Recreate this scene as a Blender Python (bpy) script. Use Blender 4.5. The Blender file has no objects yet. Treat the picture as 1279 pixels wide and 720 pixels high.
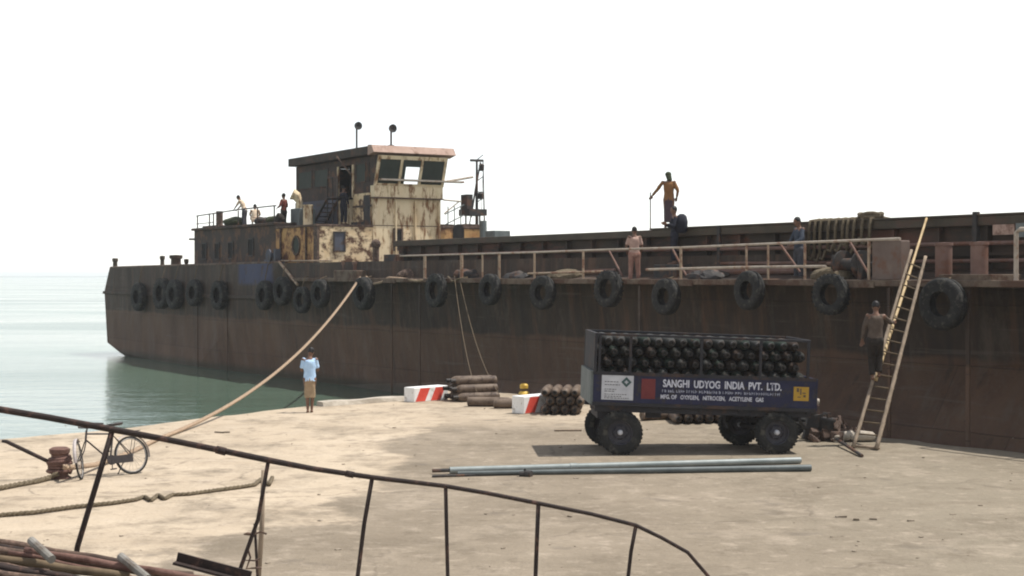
import bpy, bmesh, math, random
from mathutils import Vector, Matrix, noise
random.seed(7)
sc = bpy.context.scene
COL = sc.collection
R = math.radians

# ------------------------------------------------------------------ survey of the place (metres)
F, H = 1900.0, 3.6                       # focal length of the 1280 px wide picture, eye height above the quay
WATER = -0.9
OX, OY = -4.47, 56.6                     # a point on the barge's side at the waterline
FX, FY = .5195, -.8545                   # towards the bow
NX, NY = .8545, .5195                    # inboard
CXL, CYL = -(OX*FX+OY*FY), -(OX*NX+OY*NY)
SHIP_ROT = math.atan2(FY, FX)

def G(px, py, z=0.0):
    Y = F*(H-z)/(py-344.0); return Vector(((px-640)*Y/F, Y, z))
def At(px, py, Y): return Vector(((px-640)*Y/F, Y, H-(py-344)*Y/F))
def SV(px, py, v):
    dx, dy = (px-640)*FX+F*FY, (px-640)*NX+F*NY
    t = (v-CYL)/dy; return Vector((CXL+t*dx, v, H-(py-344)*t))
def SU(px, py, u):
    dx, dy = (px-640)*FX+F*FY, (px-640)*NX+F*NY
    t = (u-CXL)/dx; return Vector((u, CYL+t*dy, H-(py-344)*t))
def W(x, v=None, z=None):
    if v is None: x, v, z = x
    return Vector((OX+FX*x+NX*v, OY+FY*x+NY*v, z))

# ------------------------------------------------------------------ materials
def nodes_of(m):
    m.use_nodes = True
    return m.node_tree.nodes, m.node_tree.links
def mat(name, cols, rough=.7, scale=3.0, detail=6, stretch=(1,1,1), rust=None, rust_amt=.5, rust_scale=2.0, rust_stretch=(1,1,1),
        bump=.15, bump_scale=30, metallic=0.0, spec=.3):
    m = bpy.data.materials.new(name); N, L = nodes_of(m)
    b = N['Principled BSDF']; b.inputs['Roughness'].default_value = rough; b.inputs['Metallic'].default_value = metallic
    b.inputs['Specular IOR Level'].default_value = spec
    tc = N.new('ShaderNodeTexCoord')
    mp = N.new('ShaderNodeMapping'); mp.inputs['Scale'].default_value = stretch; L.new(tc.outputs['Object'], mp.inputs['Vector'])
    nz = N.new('ShaderNodeTexNoise'); nz.inputs['Scale'].default_value = scale; nz.inputs['Detail'].default_value = detail
    nz.inputs['Roughness'].default_value = .62
    L.new(mp.outputs[0], nz.inputs['Vector'])
    cr = N.new('ShaderNodeValToRGB'); L.new(nz.outputs['Fac'], cr.inputs['Fac'])
    cr.color_ramp.elements[0].position = .32; cr.color_ramp.elements[1].position = .68
    cr.color_ramp.elements[0].color = (*cols[0], 1); cr.color_ramp.elements[1].color = (*cols[-1], 1)
    if len(cols) == 3:
        e = cr.color_ramp.elements.new(.5); e.color = (*cols[1], 1)
    out = cr.outputs['Color']
    if rust:
        mp2 = N.new('ShaderNodeMapping'); mp2.inputs['Scale'].default_value = rust_stretch; mp2.inputs['Location'].default_value = (3.1, 7.7, 1.3)
        L.new(tc.outputs['Object'], mp2.inputs['Vector'])
        n2 = N.new('ShaderNodeTexNoise'); n2.inputs['Scale'].default_value = rust_scale; n2.inputs['Detail'].default_value = 8; n2.inputs['Roughness'].default_value = .7
        L.new(mp2.outputs[0], n2.inputs['Vector'])
        r2 = N.new('ShaderNodeValToRGB'); t = .75-.5*rust_amt
        r2.color_ramp.elements[0].position = max(0, t-.05); r2.color_ramp.elements[1].position = min(1, t+.05)
        L.new(n2.outputs['Fac'], r2.inputs['Fac'])
        mx = N.new('ShaderNodeMix'); mx.data_type = 'RGBA'
        L.new(r2.outputs['Color'], mx.inputs['Factor']); L.new(out, mx.inputs['A']); mx.inputs['B'].default_value = (*rust, 1)
        out = mx.outputs['Result']
    L.new(out, b.inputs['Base Color'])
    if bump:
        nb = N.new('ShaderNodeTexNoise'); nb.inputs['Scale'].default_value = bump_scale; nb.inputs['Detail'].default_value = 4
        L.new(tc.outputs['Object'], nb.inputs['Vector'])
        bp = N.new('ShaderNodeBump'); bp.inputs['Strength'].default_value = bump; bp.inputs['Distance'].default_value = .02
        L.new(nb.outputs['Fac'], bp.inputs['Height']); L.new(bp.outputs[0], b.inputs['Normal'])
    return m

M = {}
M['rubber'] = mat('rubber', [(.010,.010,.010),(.024,.024,.022)], .85, 4, rust=(.065,.06,.05), rust_amt=.34, rust_scale=5)
M['dark_steel'] = mat('dark_steel', [(.022,.021,.022),(.05,.045,.04)], .7, 3, rust=(.10,.05,.03), rust_amt=.4)
M['coaming'] = mat('coaming_paint', [(.024,.019,.015),(.046,.034,.025),(.075,.046,.032)], .75, .8, stretch=(.5,.5,1.6), rust=(.10,.045,.03), rust_amt=.42, rust_scale=1.1, rust_stretch=(.4,1,1.5))
M['olive'] = mat('olive_paint', [(.040,.032,.021),(.078,.060,.040)], .7, 1.2, rust=(.075,.045,.03), rust_amt=.38, rust_stretch=(.5,1,1))
M['deck'] = mat('deck_plate', [(.06,.045,.035),(.14,.11,.085)], .85, 1.5)
M['house_dark'] = mat('dark_house_paint', [(.030,.022,.019),(.062,.044,.035)], .8, 1.0, stretch=(1,1,.4), rust=(.11,.058,.034), rust_amt=.42)
M['house_blue'] = mat('blue_grey_paint', [(.058,.062,.080),(.088,.093,.115)], .75, 1.4, stretch=(1,1,.4), rust=(.07,.05,.042), rust_amt=.36)
M['roof_dark'] = mat('dark_roof_paint', [(.030,.024,.019),(.055,.043,.032)], .8, 2, rust=(.09,.05,.032), rust_amt=.36)
M['orange'] = mat('ochre_paint', [(.30,.145,.055),(.46,.27,.11),(.40,.20,.075)], .8, 1.2, rust=(.12,.05,.028), rust_amt=.47, rust_scale=1.7)
M['cream'] = mat('cream_paint', [(.50,.38,.22),(.68,.55,.36),(.58,.43,.25)], .75, .9, stretch=(1,1,.35), rust=(.20,.098,.042), rust_amt=.40, rust_scale=2.2, rust_stretch=(1.4,1.4,.45))
M['cream_rusty'] = mat('cream_paint_blistered', [(.50,.33,.16),(.66,.52,.33),(.55,.38,.21)], .8, .7, rust=(.095,.048,.028), rust_amt=.46, rust_scale=2.0, rust_stretch=(1,1,1.2))
M['pink'] = mat('faded_red_paint', [(.33,.215,.165),(.44,.31,.25)], .75, 2, rust=(.17,.095,.065), rust_amt=.36)
M['rail_tan'] = mat('tan_rail_paint', [(.28,.20,.13),(.42,.32,.23)], .65, 4, rust=(.20,.10,.06), rust_amt=.4, rust_scale=3)
M['rail_white'] = mat('white_rail_paint', [(.30,.245,.19),(.43,.37,.30)], .6, 4, rust=(.25,.13,.08), rust_amt=.33, rust_scale=3)
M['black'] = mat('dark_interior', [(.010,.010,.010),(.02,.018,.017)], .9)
M['brown_box'] = mat('brown_box_paint', [(.12,.085,.07),(.17,.125,.10)], .75, 2, rust=(.14,.07,.045), rust_amt=.35)
M['bitt'] = mat('red_brown_paint', [(.13,.075,.058),(.20,.125,.10)], .75, 2, rust=(.15,.07,.045), rust_amt=.4)
M['ledge'] = mat('rusty_ledge', [(.085,.06,.045),(.16,.12,.085)], .85, 3, rust=(.08,.045,.03), rust_amt=.48)
M['galv'] = mat('galvanised_pipe', [(.17,.195,.19),(.265,.29,.28)], .5, 3, metallic=.1, bump=.03)
M['grey_pipe'] = mat('grey_pipe', [(.065,.078,.078),(.115,.13,.128)], .5, 3, metallic=.1, bump=.03)
M['rusty'] = mat('rusty_iron', [(.048,.032,.025),(.105,.068,.050)], .85, 6, rust=(.175,.115,.085), rust_amt=.38, rust_scale=7)
M['rail_rust'] = mat('dark_rusty_pipe', [(.014,.010,.009),(.032,.020,.016)], .8, 8, rust=(.075,.04,.03), rust_amt=.33, rust_scale=9)
M['pale_pipe'] = mat('pale_pipe', [(.15,.14,.12),(.25,.235,.21)], .75, 5, rust=(.10,.075,.055), rust_amt=.42)
M['rope'] = mat('hemp_rope', [(.25,.175,.115),(.42,.31,.215)], .95, 20, bump=.8, bump_scale=60)
M['rope_old'] = mat('weathered_rope', [(.085,.065,.040),(.17,.135,.088)], .95, 20, bump=.8, bump_scale=60)
M['hose'] = mat('brown_hose', [(.075,.052,.030),(.14,.10,.06)], .8, 8)
M['bollard'] = mat('rusty_bollard', [(.085,.045,.035),(.17,.095,.075)], .85, 8, bump=.5, bump_scale=25)
M['bamboo'] = mat('bamboo', [(.36,.25,.12),(.55,.41,.22)], .55, 8, stretch=(1,1,.4))
M['wood_pale'] = mat('weathered_wood', [(.17,.13,.092),(.31,.24,.175)], .85, 12, stretch=(1,1,.2))
M['skin'] = mat('brown_skin', [(.13,.068,.043),(.17,.09,.058)], .55, 6, bump=0)
M['hair'] = mat('black_hair', [(.008,.007,.007),(.016,.014,.013)], .6, 20)
M['eye'] = mat('eye', [(.25,.24,.22),(.35,.33,.30)], .4, bump=0)
M['trailer_blue'] = mat('navy_trailer_paint', [(.009,.010,.030),(.017,.018,.052)], .6, 2.5, rust=(.032,.026,.026), rust_amt=.36, rust_scale=5)
M['trailer_dark'] = mat('dark_trailer_frame', [(.016,.016,.020),(.03,.028,.03)], .7, 4, rust=(.06,.035,.025), rust_amt=.34)
M['placard'] = mat('dirty_white_placard', [(.40,.40,.42),(.52,.52,.53)], .6, 5)
M['paint_white'] = mat('white_paint', [(.68,.67,.64),(.80,.79,.77)], .6, 4, rust=(.45,.40,.34), rust_amt=.3, rust_scale=5)
M['paint_red'] = mat('red_paint', [(.55,.055,.035),(.66,.09,.06)], .6, 4, rust=(.45,.25,.2), rust_amt=.25)
M['lettering'] = mat('white_lettering', [(.42,.42,.48),(.66,.66,.70)], .7, 7, bump=0, rust=(.12,.12,.17), rust_amt=.26, rust_scale=9)
M['lettering_dim'] = mat('faded_lettering', [(.22,.23,.29),(.36,.37,.43)], .6, 9, bump=0)
M['sign_red'] = mat('dull_red_paint', [(.11,.018,.018),(.16,.028,.026)], .6, 4)
M['sign_yellow'] = mat('dull_yellow_paint', [(.34,.20,.02),(.44,.26,.035)], .6, 4)
M['sign_green'] = mat('dark_green_paint', [(.03,.065,.06),(.045,.085,.08)], .6, 4)
M['cyl'] = mat('dark_cylinder_paint', [(.010,.011,.0105),(.028,.029,.024)], .95, 3, rust=(.045,.03,.022), rust_amt=.32, rust_scale=4)
M['cyl_neck'] = mat('cylinder_neck_paint', [(.02,.018,.016),(.045,.036,.03)], .6, 3)
M['cyl_brown'] = mat('brown_cylinder_paint', [(.085,.058,.04),(.17,.125,.09)], .65, 3, rust=(.05,.03,.022), rust_amt=.42, rust_scale=4)
M['rim'] = mat('wheel_rim_paint', [(.03,.03,.04),(.06,.055,.06)], .6, 5)
M['concrete'] = mat('broken_concrete', [(.30,.26,.21),(.45,.40,.33)], .9, 5, bump=.5)
M['yellow'] = mat('yellow_plastic', [(.58,.36,.05),(.70,.47,.09)], .5, 4)
M['green_tarp'] = mat('green_tarpaulin', [(.025,.03,.013),(.05,.055,.025)], .8, 5)
M['grey_green'] = mat('grey_green_paint', [(.11,.125,.12),(.17,.185,.175)], .7, 3)
M['chrome'] = mat('bicycle_metal', [(.16,.15,.14),(.30,.28,.26)], .45, 8, metallic=.5, bump=0)
M['bike_black'] = mat('bicycle_paint', [(.020,.016,.015),(.04,.032,.03)], .5, 8)
M['mudguard'] = mat('dull_mudguard', [(.30,.26,.25),(.45,.40,.38)], .5, 8)
M['litter'] = mat('litter', [(.10,.075,.05),(.30,.25,.19)], .9, 3)
def cloth(name, a, b): return mat(name, [a, b], .9, 8, bump=.3, bump_scale=12)
M['c_ltblue'] = cloth('light_blue_cotton', (.36,.53,.74), (.48,.64,.82))
M['c_khaki'] = cloth('khaki_cotton', (.24,.175,.105), (.34,.25,.16))
M['c_pink'] = cloth('pale_pink_cotton', (.34,.22,.175), (.46,.32,.265))
M['c_rose'] = cloth('dusty_rose_cotton', (.24,.125,.095), (.33,.185,.14))
M['c_orange'] = cloth('ochre_orange_cotton', (.17,.08,.03), (.25,.125,.05))
M['c_plum'] = cloth('plum_brown_cotton', (.05,.033,.04), (.075,.05,.055))
M['c_navy'] = cloth('navy_cotton', (.010,.011,.018), (.018,.019,.03))
M['c_blue'] = cloth('slate_blue_cotton', (.035,.045,.062), (.06,.072,.095))
M['c_red'] = cloth('brick_red_cotton', (.10,.022,.016), (.16,.035,.025))
M['c_dkgrey'] = cloth('dark_grey_cotton', (.05,.052,.06), (.08,.08,.09))
M['c_cream'] = cloth('cream_cotton', (.55,.42,.29), (.68,.55,.41))
M['c_brown'] = cloth('dusty_brown_cotton', (.07,.05,.037), (.11,.082,.062))
M['c_dkbrown'] = cloth('dark_brown_cotton', (.018,.014,.011), (.032,.025,.02))

def glass_dark():
    m = bpy.data.materials.new('dirty_window_glass'); N, L = nodes_of(m); b = N['Principled BSDF']
    tc = N.new('ShaderNodeTexCoord'); nz = N.new('ShaderNodeTexNoise'); nz.inputs['Scale'].default_value = 2.5; L.new(tc.outputs['Object'], nz.inputs['Vector'])
    cr = N.new('ShaderNodeValToRGB'); cr.color_ramp.elements[0].color = (.028,.034,.028,1); cr.color_ramp.elements[1].color = (.06,.068,.056,1)
    L.new(nz.outputs['Fac'], cr.inputs['Fac']); L.new(cr.outputs['Color'], b.inputs['Base Color']); b.inputs['Roughness'].default_value = .6
    b.inputs['Specular IOR Level'].default_value = .08
    return m
M['glass'] = glass_dark()

def hull_mat():
    m = bpy.data.materials.new('rusty_hull_plating'); N, L = nodes_of(m); b = N['Principled BSDF']
    b.inputs['Roughness'].default_value = .72; b.inputs['Specular IOR Level'].default_value = .25
    tc = N.new('ShaderNodeTexCoord'); sx = N.new('ShaderNodeSeparateXYZ'); L.new(tc.outputs['Object'], sx.inputs[0])
    def noi(scale, stretch, det=6, ro=.6, loc=(0,0,0)):
        mp = N.new('ShaderNodeMapping'); mp.inputs['Scale'].default_value = stretch; mp.inputs['Location'].default_value = loc; L.new(tc.outputs['Object'], mp.inputs[0])
        n = N.new('ShaderNodeTexNoise'); n.inputs['Scale'].default_value = scale; n.inputs['Detail'].default_value = det; n.inputs['Roughness'].default_value = ro
        L.new(mp.outputs[0], n.inputs['Vector']); return n.outputs['Fac']
    def ramp(v, a, bb, ca=(0,0,0), cb=(1,1,1)):
        r = N.new('ShaderNodeValToRGB'); r.color_ramp.elements[0].position = a; r.color_ramp.elements[1].position = bb
        r.color_ramp.elements[0].color = (*ca,1); r.color_ramp.elements[1].color = (*cb,1); L.new(v, r.inputs['Fac']); return r.outputs['Color']
    def mix(f, a, bcol, mode='MIX'):
        x = N.new('ShaderNodeMix'); x.data_type = 'RGBA'; x.blend_type = mode
        if isinstance(f, float): x.inputs['Factor'].default_value = f
        else: L.new(f, x.inputs['Factor'])
        for s, c in (('A', a), ('B', bcol)):
            if isinstance(c, tuple): x.inputs[s].default_value = (*c, 1)
            else: L.new(c, x.inputs[s])
        return x.outputs['Result']
    def math_(op, a, c):
        x = N.new('ShaderNodeMath'); x.operation = op
        for i, q in enumerate((a, c)):
            if isinstance(q, (int, float)): x.inputs[i].default_value = q
            else: L.new(q, x.inputs[i])
        return x.outputs[0]
    upper = ramp(noi(.9, (1,1,.5)), .35, .7, (.032,.0225,.017), (.064,.044,.031))
    lower = ramp(noi(.7, (1,1,.6), loc=(5,2,1)), .3, .7, (.076,.043,.028), (.130,.078,.050))
    zz = math_('ADD', sx.outputs['Z'], math_('MULTIPLY', math_('SUBTRACT', noi(.5, (1,1,1), 8), .5), .5))
    band = ramp(math_('MULTIPLY', zz, .2), .31, .335)            # boot line about 1.6 m
    c = mix(band, lower, upper)
    st = ramp(noi(1.0, (2.2,2.2,.07), 6, .7), .50, .70)         # long vertical streaks
    c = mix(math_('MULTIPLY', st, .62), c, (.135,.072,.042))
    st2 = ramp(noi(1.0, (3.3,3.3,.10), 5, .65, (9,4,2)), .58, .8)
    c = mix(math_('MULTIPLY', st2, .5), c, (.11,.098,.082))
    dk = ramp(noi(1.0, (1.6,1.6,.05), 4, .6, (2,8,3)), .60, .75)
    c = mix(math_('MULTIPLY', dk, .7), c, (.022,.018,.015))
    blot = ramp(noi(.55, (1,1,.8), 9, .72, (7,1,5)), .54, .66)
    c = mix(math_('MULTIPLY', blot, .5), c, (.10,.052,.030))
    dust = ramp(noi(1.4, (1,1,.35), 9, .75, (3,6,8)), .52, .68)
    c = mix(math_('MULTIPLY', dust, .45), c, (.135,.108,.085))
    # faded blue patch of paint on the quarter, x -16.2..-11.2, z 3.15..4.1
    def win(v, lo, hi, soft=.06):
        a = N.new('ShaderNodeMapRange'); a.inputs[1].default_value = lo-soft; a.inputs[2].default_value = lo+soft; L.new(v, a.inputs[0])
        d = N.new('ShaderNodeMapRange'); d.inputs[1].default_value = hi+soft; d.inputs[2].default_value = hi-soft; L.new(v, d.inputs[0])
        return math_('MULTIPLY', a.outputs[0], d.outputs[0])
    patch = math_('MULTIPLY', win(sx.outputs['X'], -15.6, -11.6, .2), win(sx.outputs['Z'], 3.2, 4.3, .1))
    patch = math_('MULTIPLY', patch, ramp(noi(1.6, (1,1,1), 8), .34, .46))
    c = mix(math_('MULTIPLY', patch, .9), c, (.055,.062,.115))
    # wet, weedy band at the waterline
    wet = N.new('ShaderNodeMapRange'); wet.inputs[1].default_value = -.45; wet.inputs[2].default_value = -.75; L.new(sx.outputs['Z'], wet.inputs[0])
    c = mix(math_('MULTIPLY', wet.outputs[0], .8), c, (.035,.034,.022))
    cb = N.new('ShaderNodeCombineXYZ'); L.new(sx.outputs['X'], cb.inputs[0]); L.new(sx.outputs['Z'], cb.inputs[1])
    br = N.new('ShaderNodeTexBrick'); br.inputs['Scale'].default_value = 1; br.inputs['Brick Width'].default_value = 4.6; br.inputs['Row Height'].default_value = 1.45; br.inputs['Mortar Size'].default_value = .016; br.inputs['Mortar Smooth'].default_value = .6
    br.inputs['Color1'].default_value = (.40,.40,.40,1); br.inputs['Color2'].default_value = (.60,.60,.60,1); br.inputs['Mortar'].default_value = (.5,.5,.5,1)
    L.new(cb.outputs[0], br.inputs['Vector'])
    c = mix(.45, c, br.outputs['Color'], 'OVERLAY')
    c = mix(math_('MULTIPLY', br.outputs['Fac'], .35), c, (.026,.020,.017))
    scab = ramp(noi(6, (1,1,1), 8, .75, (4,4,1)), .58, .66)
    c = mix(math_('MULTIPLY', scab, .4), c, (.030,.021,.017))
    scr = ramp(noi(1.0, (.25,.25,5), 5, .6, (8,8,8)), .62, .72)
    c = mix(math_('MULTIPLY', scr, .3), c, (.15,.125,.105))
    L.new(c, b.inputs['Base Color'])
    # plate seams every 2.4 m and dents between frames
    w = N.new('ShaderNodeTexWave'); w.wave_type = 'BANDS'; w.bands_direction = 'X'; w.inputs['Scale'].default_value = .13; w.inputs['Distortion'].default_value = 1.0; L.new(tc.outputs['Object'], w.inputs['Vector'])
    hgt = math_('ADD', math_('MULTIPLY', w.outputs['Fac'], .5), math_('MULTIPLY', noi(9, (1,1,1)), .12))
    bp = N.new('ShaderNodeBump'); hgt = math_('ADD', hgt, math_('MULTIPLY', noi(.8, (1,1,1), 3), .9)); hgt = math_('SUBTRACT', hgt, math_('MULTIPLY', br.outputs['Fac'], .25))
    bp.inputs['Strength'].default_value = .7; bp.inputs['Distance'].default_value = .10
    L.new(hgt, bp.inputs['Height']); L.new(bp.outputs[0], b.inputs['Normal'])
    return m
M['hull'] = hull_mat()

def ground_mat():
    m = bpy.data.materials.new('dusty_quay_surface'); N, L = nodes_of(m); b = N['Principled BSDF']
    b.inputs['Roughness'].default_value = .95; b.inputs['Specular IOR Level'].default_value = .15
    tc = N.new('ShaderNodeTexCoord')
    def noi(scale, det=8, ro=.6, st=(1,1,1), loc=(0,0,0)):
        mp = N.new('ShaderNodeMapping'); mp.inputs['Scale'].default_value = st; mp.inputs['Location'].default_value = loc; L.new(tc.outputs['Object'], mp.inputs[0])
        n = N.new('ShaderNodeTexNoise'); n.inputs['Scale'].default_value = scale; n.inputs['Detail'].default_value = det; n.inputs['Roughness'].default_value = ro
        L.new(mp.outputs[0], n.inputs['Vector']); return n.outputs['Fac']
    def ramp(v, a, bb, ca=(0,0,0), cb=(1,1,1)):
        r = N.new('ShaderNodeValToRGB'); r.color_ramp.elements[0].position = a; r.color_ramp.elements[1].position = bb
        r.color_ramp.elements[0].color = (*ca,1); r.color_ramp.elements[1].color = (*cb,1); L.new(v, r.inputs['Fac']); return r.outputs['Color']
    def mix(f, a, bcol):
        x = N.new('ShaderNodeMix'); x.data_type = 'RGBA'; L.new(f, x.inputs['Factor'])
        for s, c in (('A', a), ('B', bcol)):
            if isinstance(c, tuple): x.inputs[s].default_value = (*c, 1)
            else: L.new(c, x.inputs[s])
        return x.outputs['Result']
    def math_(op, a, c):
        x = N.new('ShaderNodeMath'); x.operation = op
        for i, q in enumerate((a, c)):
            if isinstance(q, (int, float)): x.inputs[i].default_value = q
            else: L.new(q, x.inputs[i])
        return x.outputs[0]
    sand = ramp(noi(.4, 9, .7), .3, .7, (.345,.277,.200), (.480,.395,.295))
    mud = ramp(noi(.45, 9, .7, loc=(3,3,3)), .3, .72, (.155,.126,.092), (.238,.197,.147))
    # trodden, darker ground right of a wandering line that runs from the camera towards the far corner
    sx = N.new('ShaderNodeSeparateXYZ'); L.new(tc.outputs['Object'], sx.inputs[0])
    line = math_('ADD', sx.outputs['X'], math_('MULTIPLY', math_('SUBTRACT', sx.outputs['Y'], 27.0), -.12))
    line = math_('ADD', line, math_('MULTIPLY', math_('SUBTRACT', noi(.25, 9, .66, loc=(1,7,2)), .5), 7.0))
    msk = N.new('ShaderNodeMapRange'); msk.inputs[1].default_value = -2.9; msk.inputs[2].default_value = -2.4; L.new(line, msk.inputs[0])
    far = N.new('ShaderNodeMapRange'); far.inputs[1].default_value = 37.5; far.inputs[2].default_value = 35.5
    L.new(math_('ADD', sx.outputs['Y'], math_('MULTIPLY', math_('SUBTRACT', noi(.3, 9, .66, loc=(4,1,9)), .5), 8.0)), far.inputs[0])
    c = mix(math_('MULTIPLY', msk.outputs[0], math_('ADD', math_('MULTIPLY', far.outputs[0], .65), .25)), sand, mud)
    oliv = N.new('ShaderNodeMapRange'); oliv.inputs[1].default_value = 3.5; oliv.inputs[2].default_value = 8.0; L.new(math_('ADD', sx.outputs['X'], math_('MULTIPLY', noi(.5), 3.0)), oliv.inputs[0])
    c = mix(math_('MULTIPLY', oliv.outputs[0], .45), c, (.215,.190,.142))
    # pale dried mud, worn concrete, dirt stains, grit
    c = mix(math_('MULTIPLY', ramp(noi(.55, 10, .78, loc=(6,2,0)), .52, .68), .42), c, (.42,.350,.275))
    c = mix(math_('MULTIPLY', ramp(noi(.42, 10, .78, loc=(1,9,0)), .50, .62), .6), c, (.145,.118,.085))
    c = mix(math_('MULTIPLY', ramp(noi(1.7, 9, .75, loc=(4,4,0)), .54, .64), .6), c, (.135,.108,.078))
    c = mix(math_('MULTIPLY', ramp(noi(2.4, 9, .75, loc=(9,9,0)), .54, .64), .40), c, (.41,.342,.268))
    c = mix(math_('MULTIPLY', ramp(noi(.9, 4, .5, loc=(13,4,0)), .64, .70), .5), c, (.125,.105,.085))
    c = mix(math_('MULTIPLY', ramp(noi(14, 6, .75, loc=(2,5,0)), .56, .66), .45), c, (.14,.112,.082))
    c = mix(math_('MULTIPLY', ramp(noi(22, 5, .7, loc=(7,5,0)), .60, .70), .4), c, (.46,.40,.31))
    # old vehicle tracks: two pairs of faint dark bands that wander along the quay
    wy = math_('ADD', sx.outputs['Y'], math_('MULTIPLY', math_('SUBTRACT', noi(.10, 3, .5, loc=(3,8,0)), .5), 7.0))
    wy = math_('ADD', wy, math_('MULTIPLY', sx.outputs['X'], -.35))
    for y0 in (21.6, 23.2, 26.6, 28.3):
        d = math_('ABSOLUTE', math_('SUBTRACT', wy, y0), 0)
        t = N.new('ShaderNodeMapRange'); t.inputs[1].default_value = .26; t.inputs[2].default_value = .10; L.new(d, t.inputs[0])
        c = mix(math_('MULTIPLY', math_('MULTIPLY', t.outputs[0], ramp(noi(1.3, 8, .75, loc=(y0,1,0)), .42, .62)), .42), c, (.165,.132,.096))
    # hair cracks
    vo = N.new('ShaderNodeTexVoronoi'); vo.feature = 'DISTANCE_TO_EDGE'; vo.inputs['Scale'].default_value = .23
    wv = N.new('ShaderNodeVectorMath'); wv.operation = 'ADD'; nv = N.new('ShaderNodeTexNoise'); nv.inputs['Scale'].default_value = .9; nv.inputs['Detail'].default_value = 6
    L.new(tc.outputs['Object'], nv.inputs['Vector']); L.new(tc.outputs['Object'], wv.inputs[0]); L.new(nv.outputs['Color'], wv.inputs[1]); L.new(wv.outputs[0], vo.inputs['Vector'])
    ck = N.new('ShaderNodeMapRange'); ck.inputs[1].default_value = .007; ck.inputs[2].default_value = .002; L.new(vo.outputs['Distance'], ck.inputs[0])
    c = mix(math_('MULTIPLY', math_('MULTIPLY', ck.outputs[0], ramp(noi(.3, 4, .6, loc=(5,5,5)), .45, .58)), .45), c, (.10,.08,.06))
    L.new(c, b.inputs['Base Color'])
    bp = N.new('ShaderNodeBump'); bp.inputs['Strength'].default_value = .8; bp.inputs['Distance'].default_value = .07
    L.new(math_('ADD', noi(2.2, 8, .65), math_('MULTIPLY', noi(18), .25)), bp.inputs['Height']); L.new(bp.outputs[0], b.inputs['Normal'])
    return m
M['ground'] = ground_mat()

def water_mat():
    m = bpy.data.materials.new('silty_river_water'); N, L = nodes_of(m); b = N['Principled BSDF']
    tc = N.new('ShaderNodeTexCoord')
    def noi(scale, st, det=4, loc=(0,0,0)):
        mp = N.new('ShaderNodeMapping'); mp.inputs['Scale'].default_value = st; mp.inputs['Location'].default_value = loc; L.new(tc.outputs['Object'], mp.inputs[0])
        n = N.new('ShaderNodeTexNoise'); n.inputs['Scale'].default_value = scale; n.inputs['Detail'].default_value = det
        L.new(mp.outputs[0], n.inputs['Vector']); return n.outputs['Fac']
    cr = N.new('ShaderNodeValToRGB'); L.new(noi(.02, (.25,1,1), 6), cr.inputs['Fac'])
    cr.color_ramp.elements[0].position = .35; cr.color_ramp.elements[1].position = .65
    cr.color_ramp.elements[0].color = (.066,.104,.074,1); cr.color_ramp.elements[1].color = (.098,.152,.114,1)
    L.new(cr.outputs['Color'], b.inputs['Base Color'])
    rr_ = N.new('ShaderNodeMapRange'); rr_.inputs[1].default_value = .38; rr_.inputs[2].default_value = .62; rr_.inputs[3].default_value = .08; rr_.inputs[4].default_value = .17; L.new(noi(.05, (.35,1,1), 6, (2,5,0)), rr_.inputs[0]); L.new(rr_.outputs[0], b.inputs['Roughness']); b.inputs['IOR'].default_value = 1.33
    a = N.new('ShaderNodeMath'); a.operation = 'ADD'; L.new(noi(.7, (.6,1.3,1), 5), a.inputs[0])
    k = N.new('ShaderNodeMath'); k.operation = 'MULTIPLY'; k.inputs[1].default_value = .3; L.new(noi(3.5, (.6,1.4,1), 3, (3,1,0)), k.inputs[0]); L.new(k.outputs[0], a.inputs[1])
    bp = N.new('ShaderNodeBump'); bp.inputs['Strength'].default_value = .45; bp.inputs['Distance'].default_value = .12
    L.new(a.outputs[0], bp.inputs['Height']); L.new(bp.outputs[0], b.inputs['Normal'])
    return m
M['water'] = water_mat()
M['shore'] = mat('distant_bank', [(.10,.12,.10),(.16,.17,.14)], .9, .01, bump=0)

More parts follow.
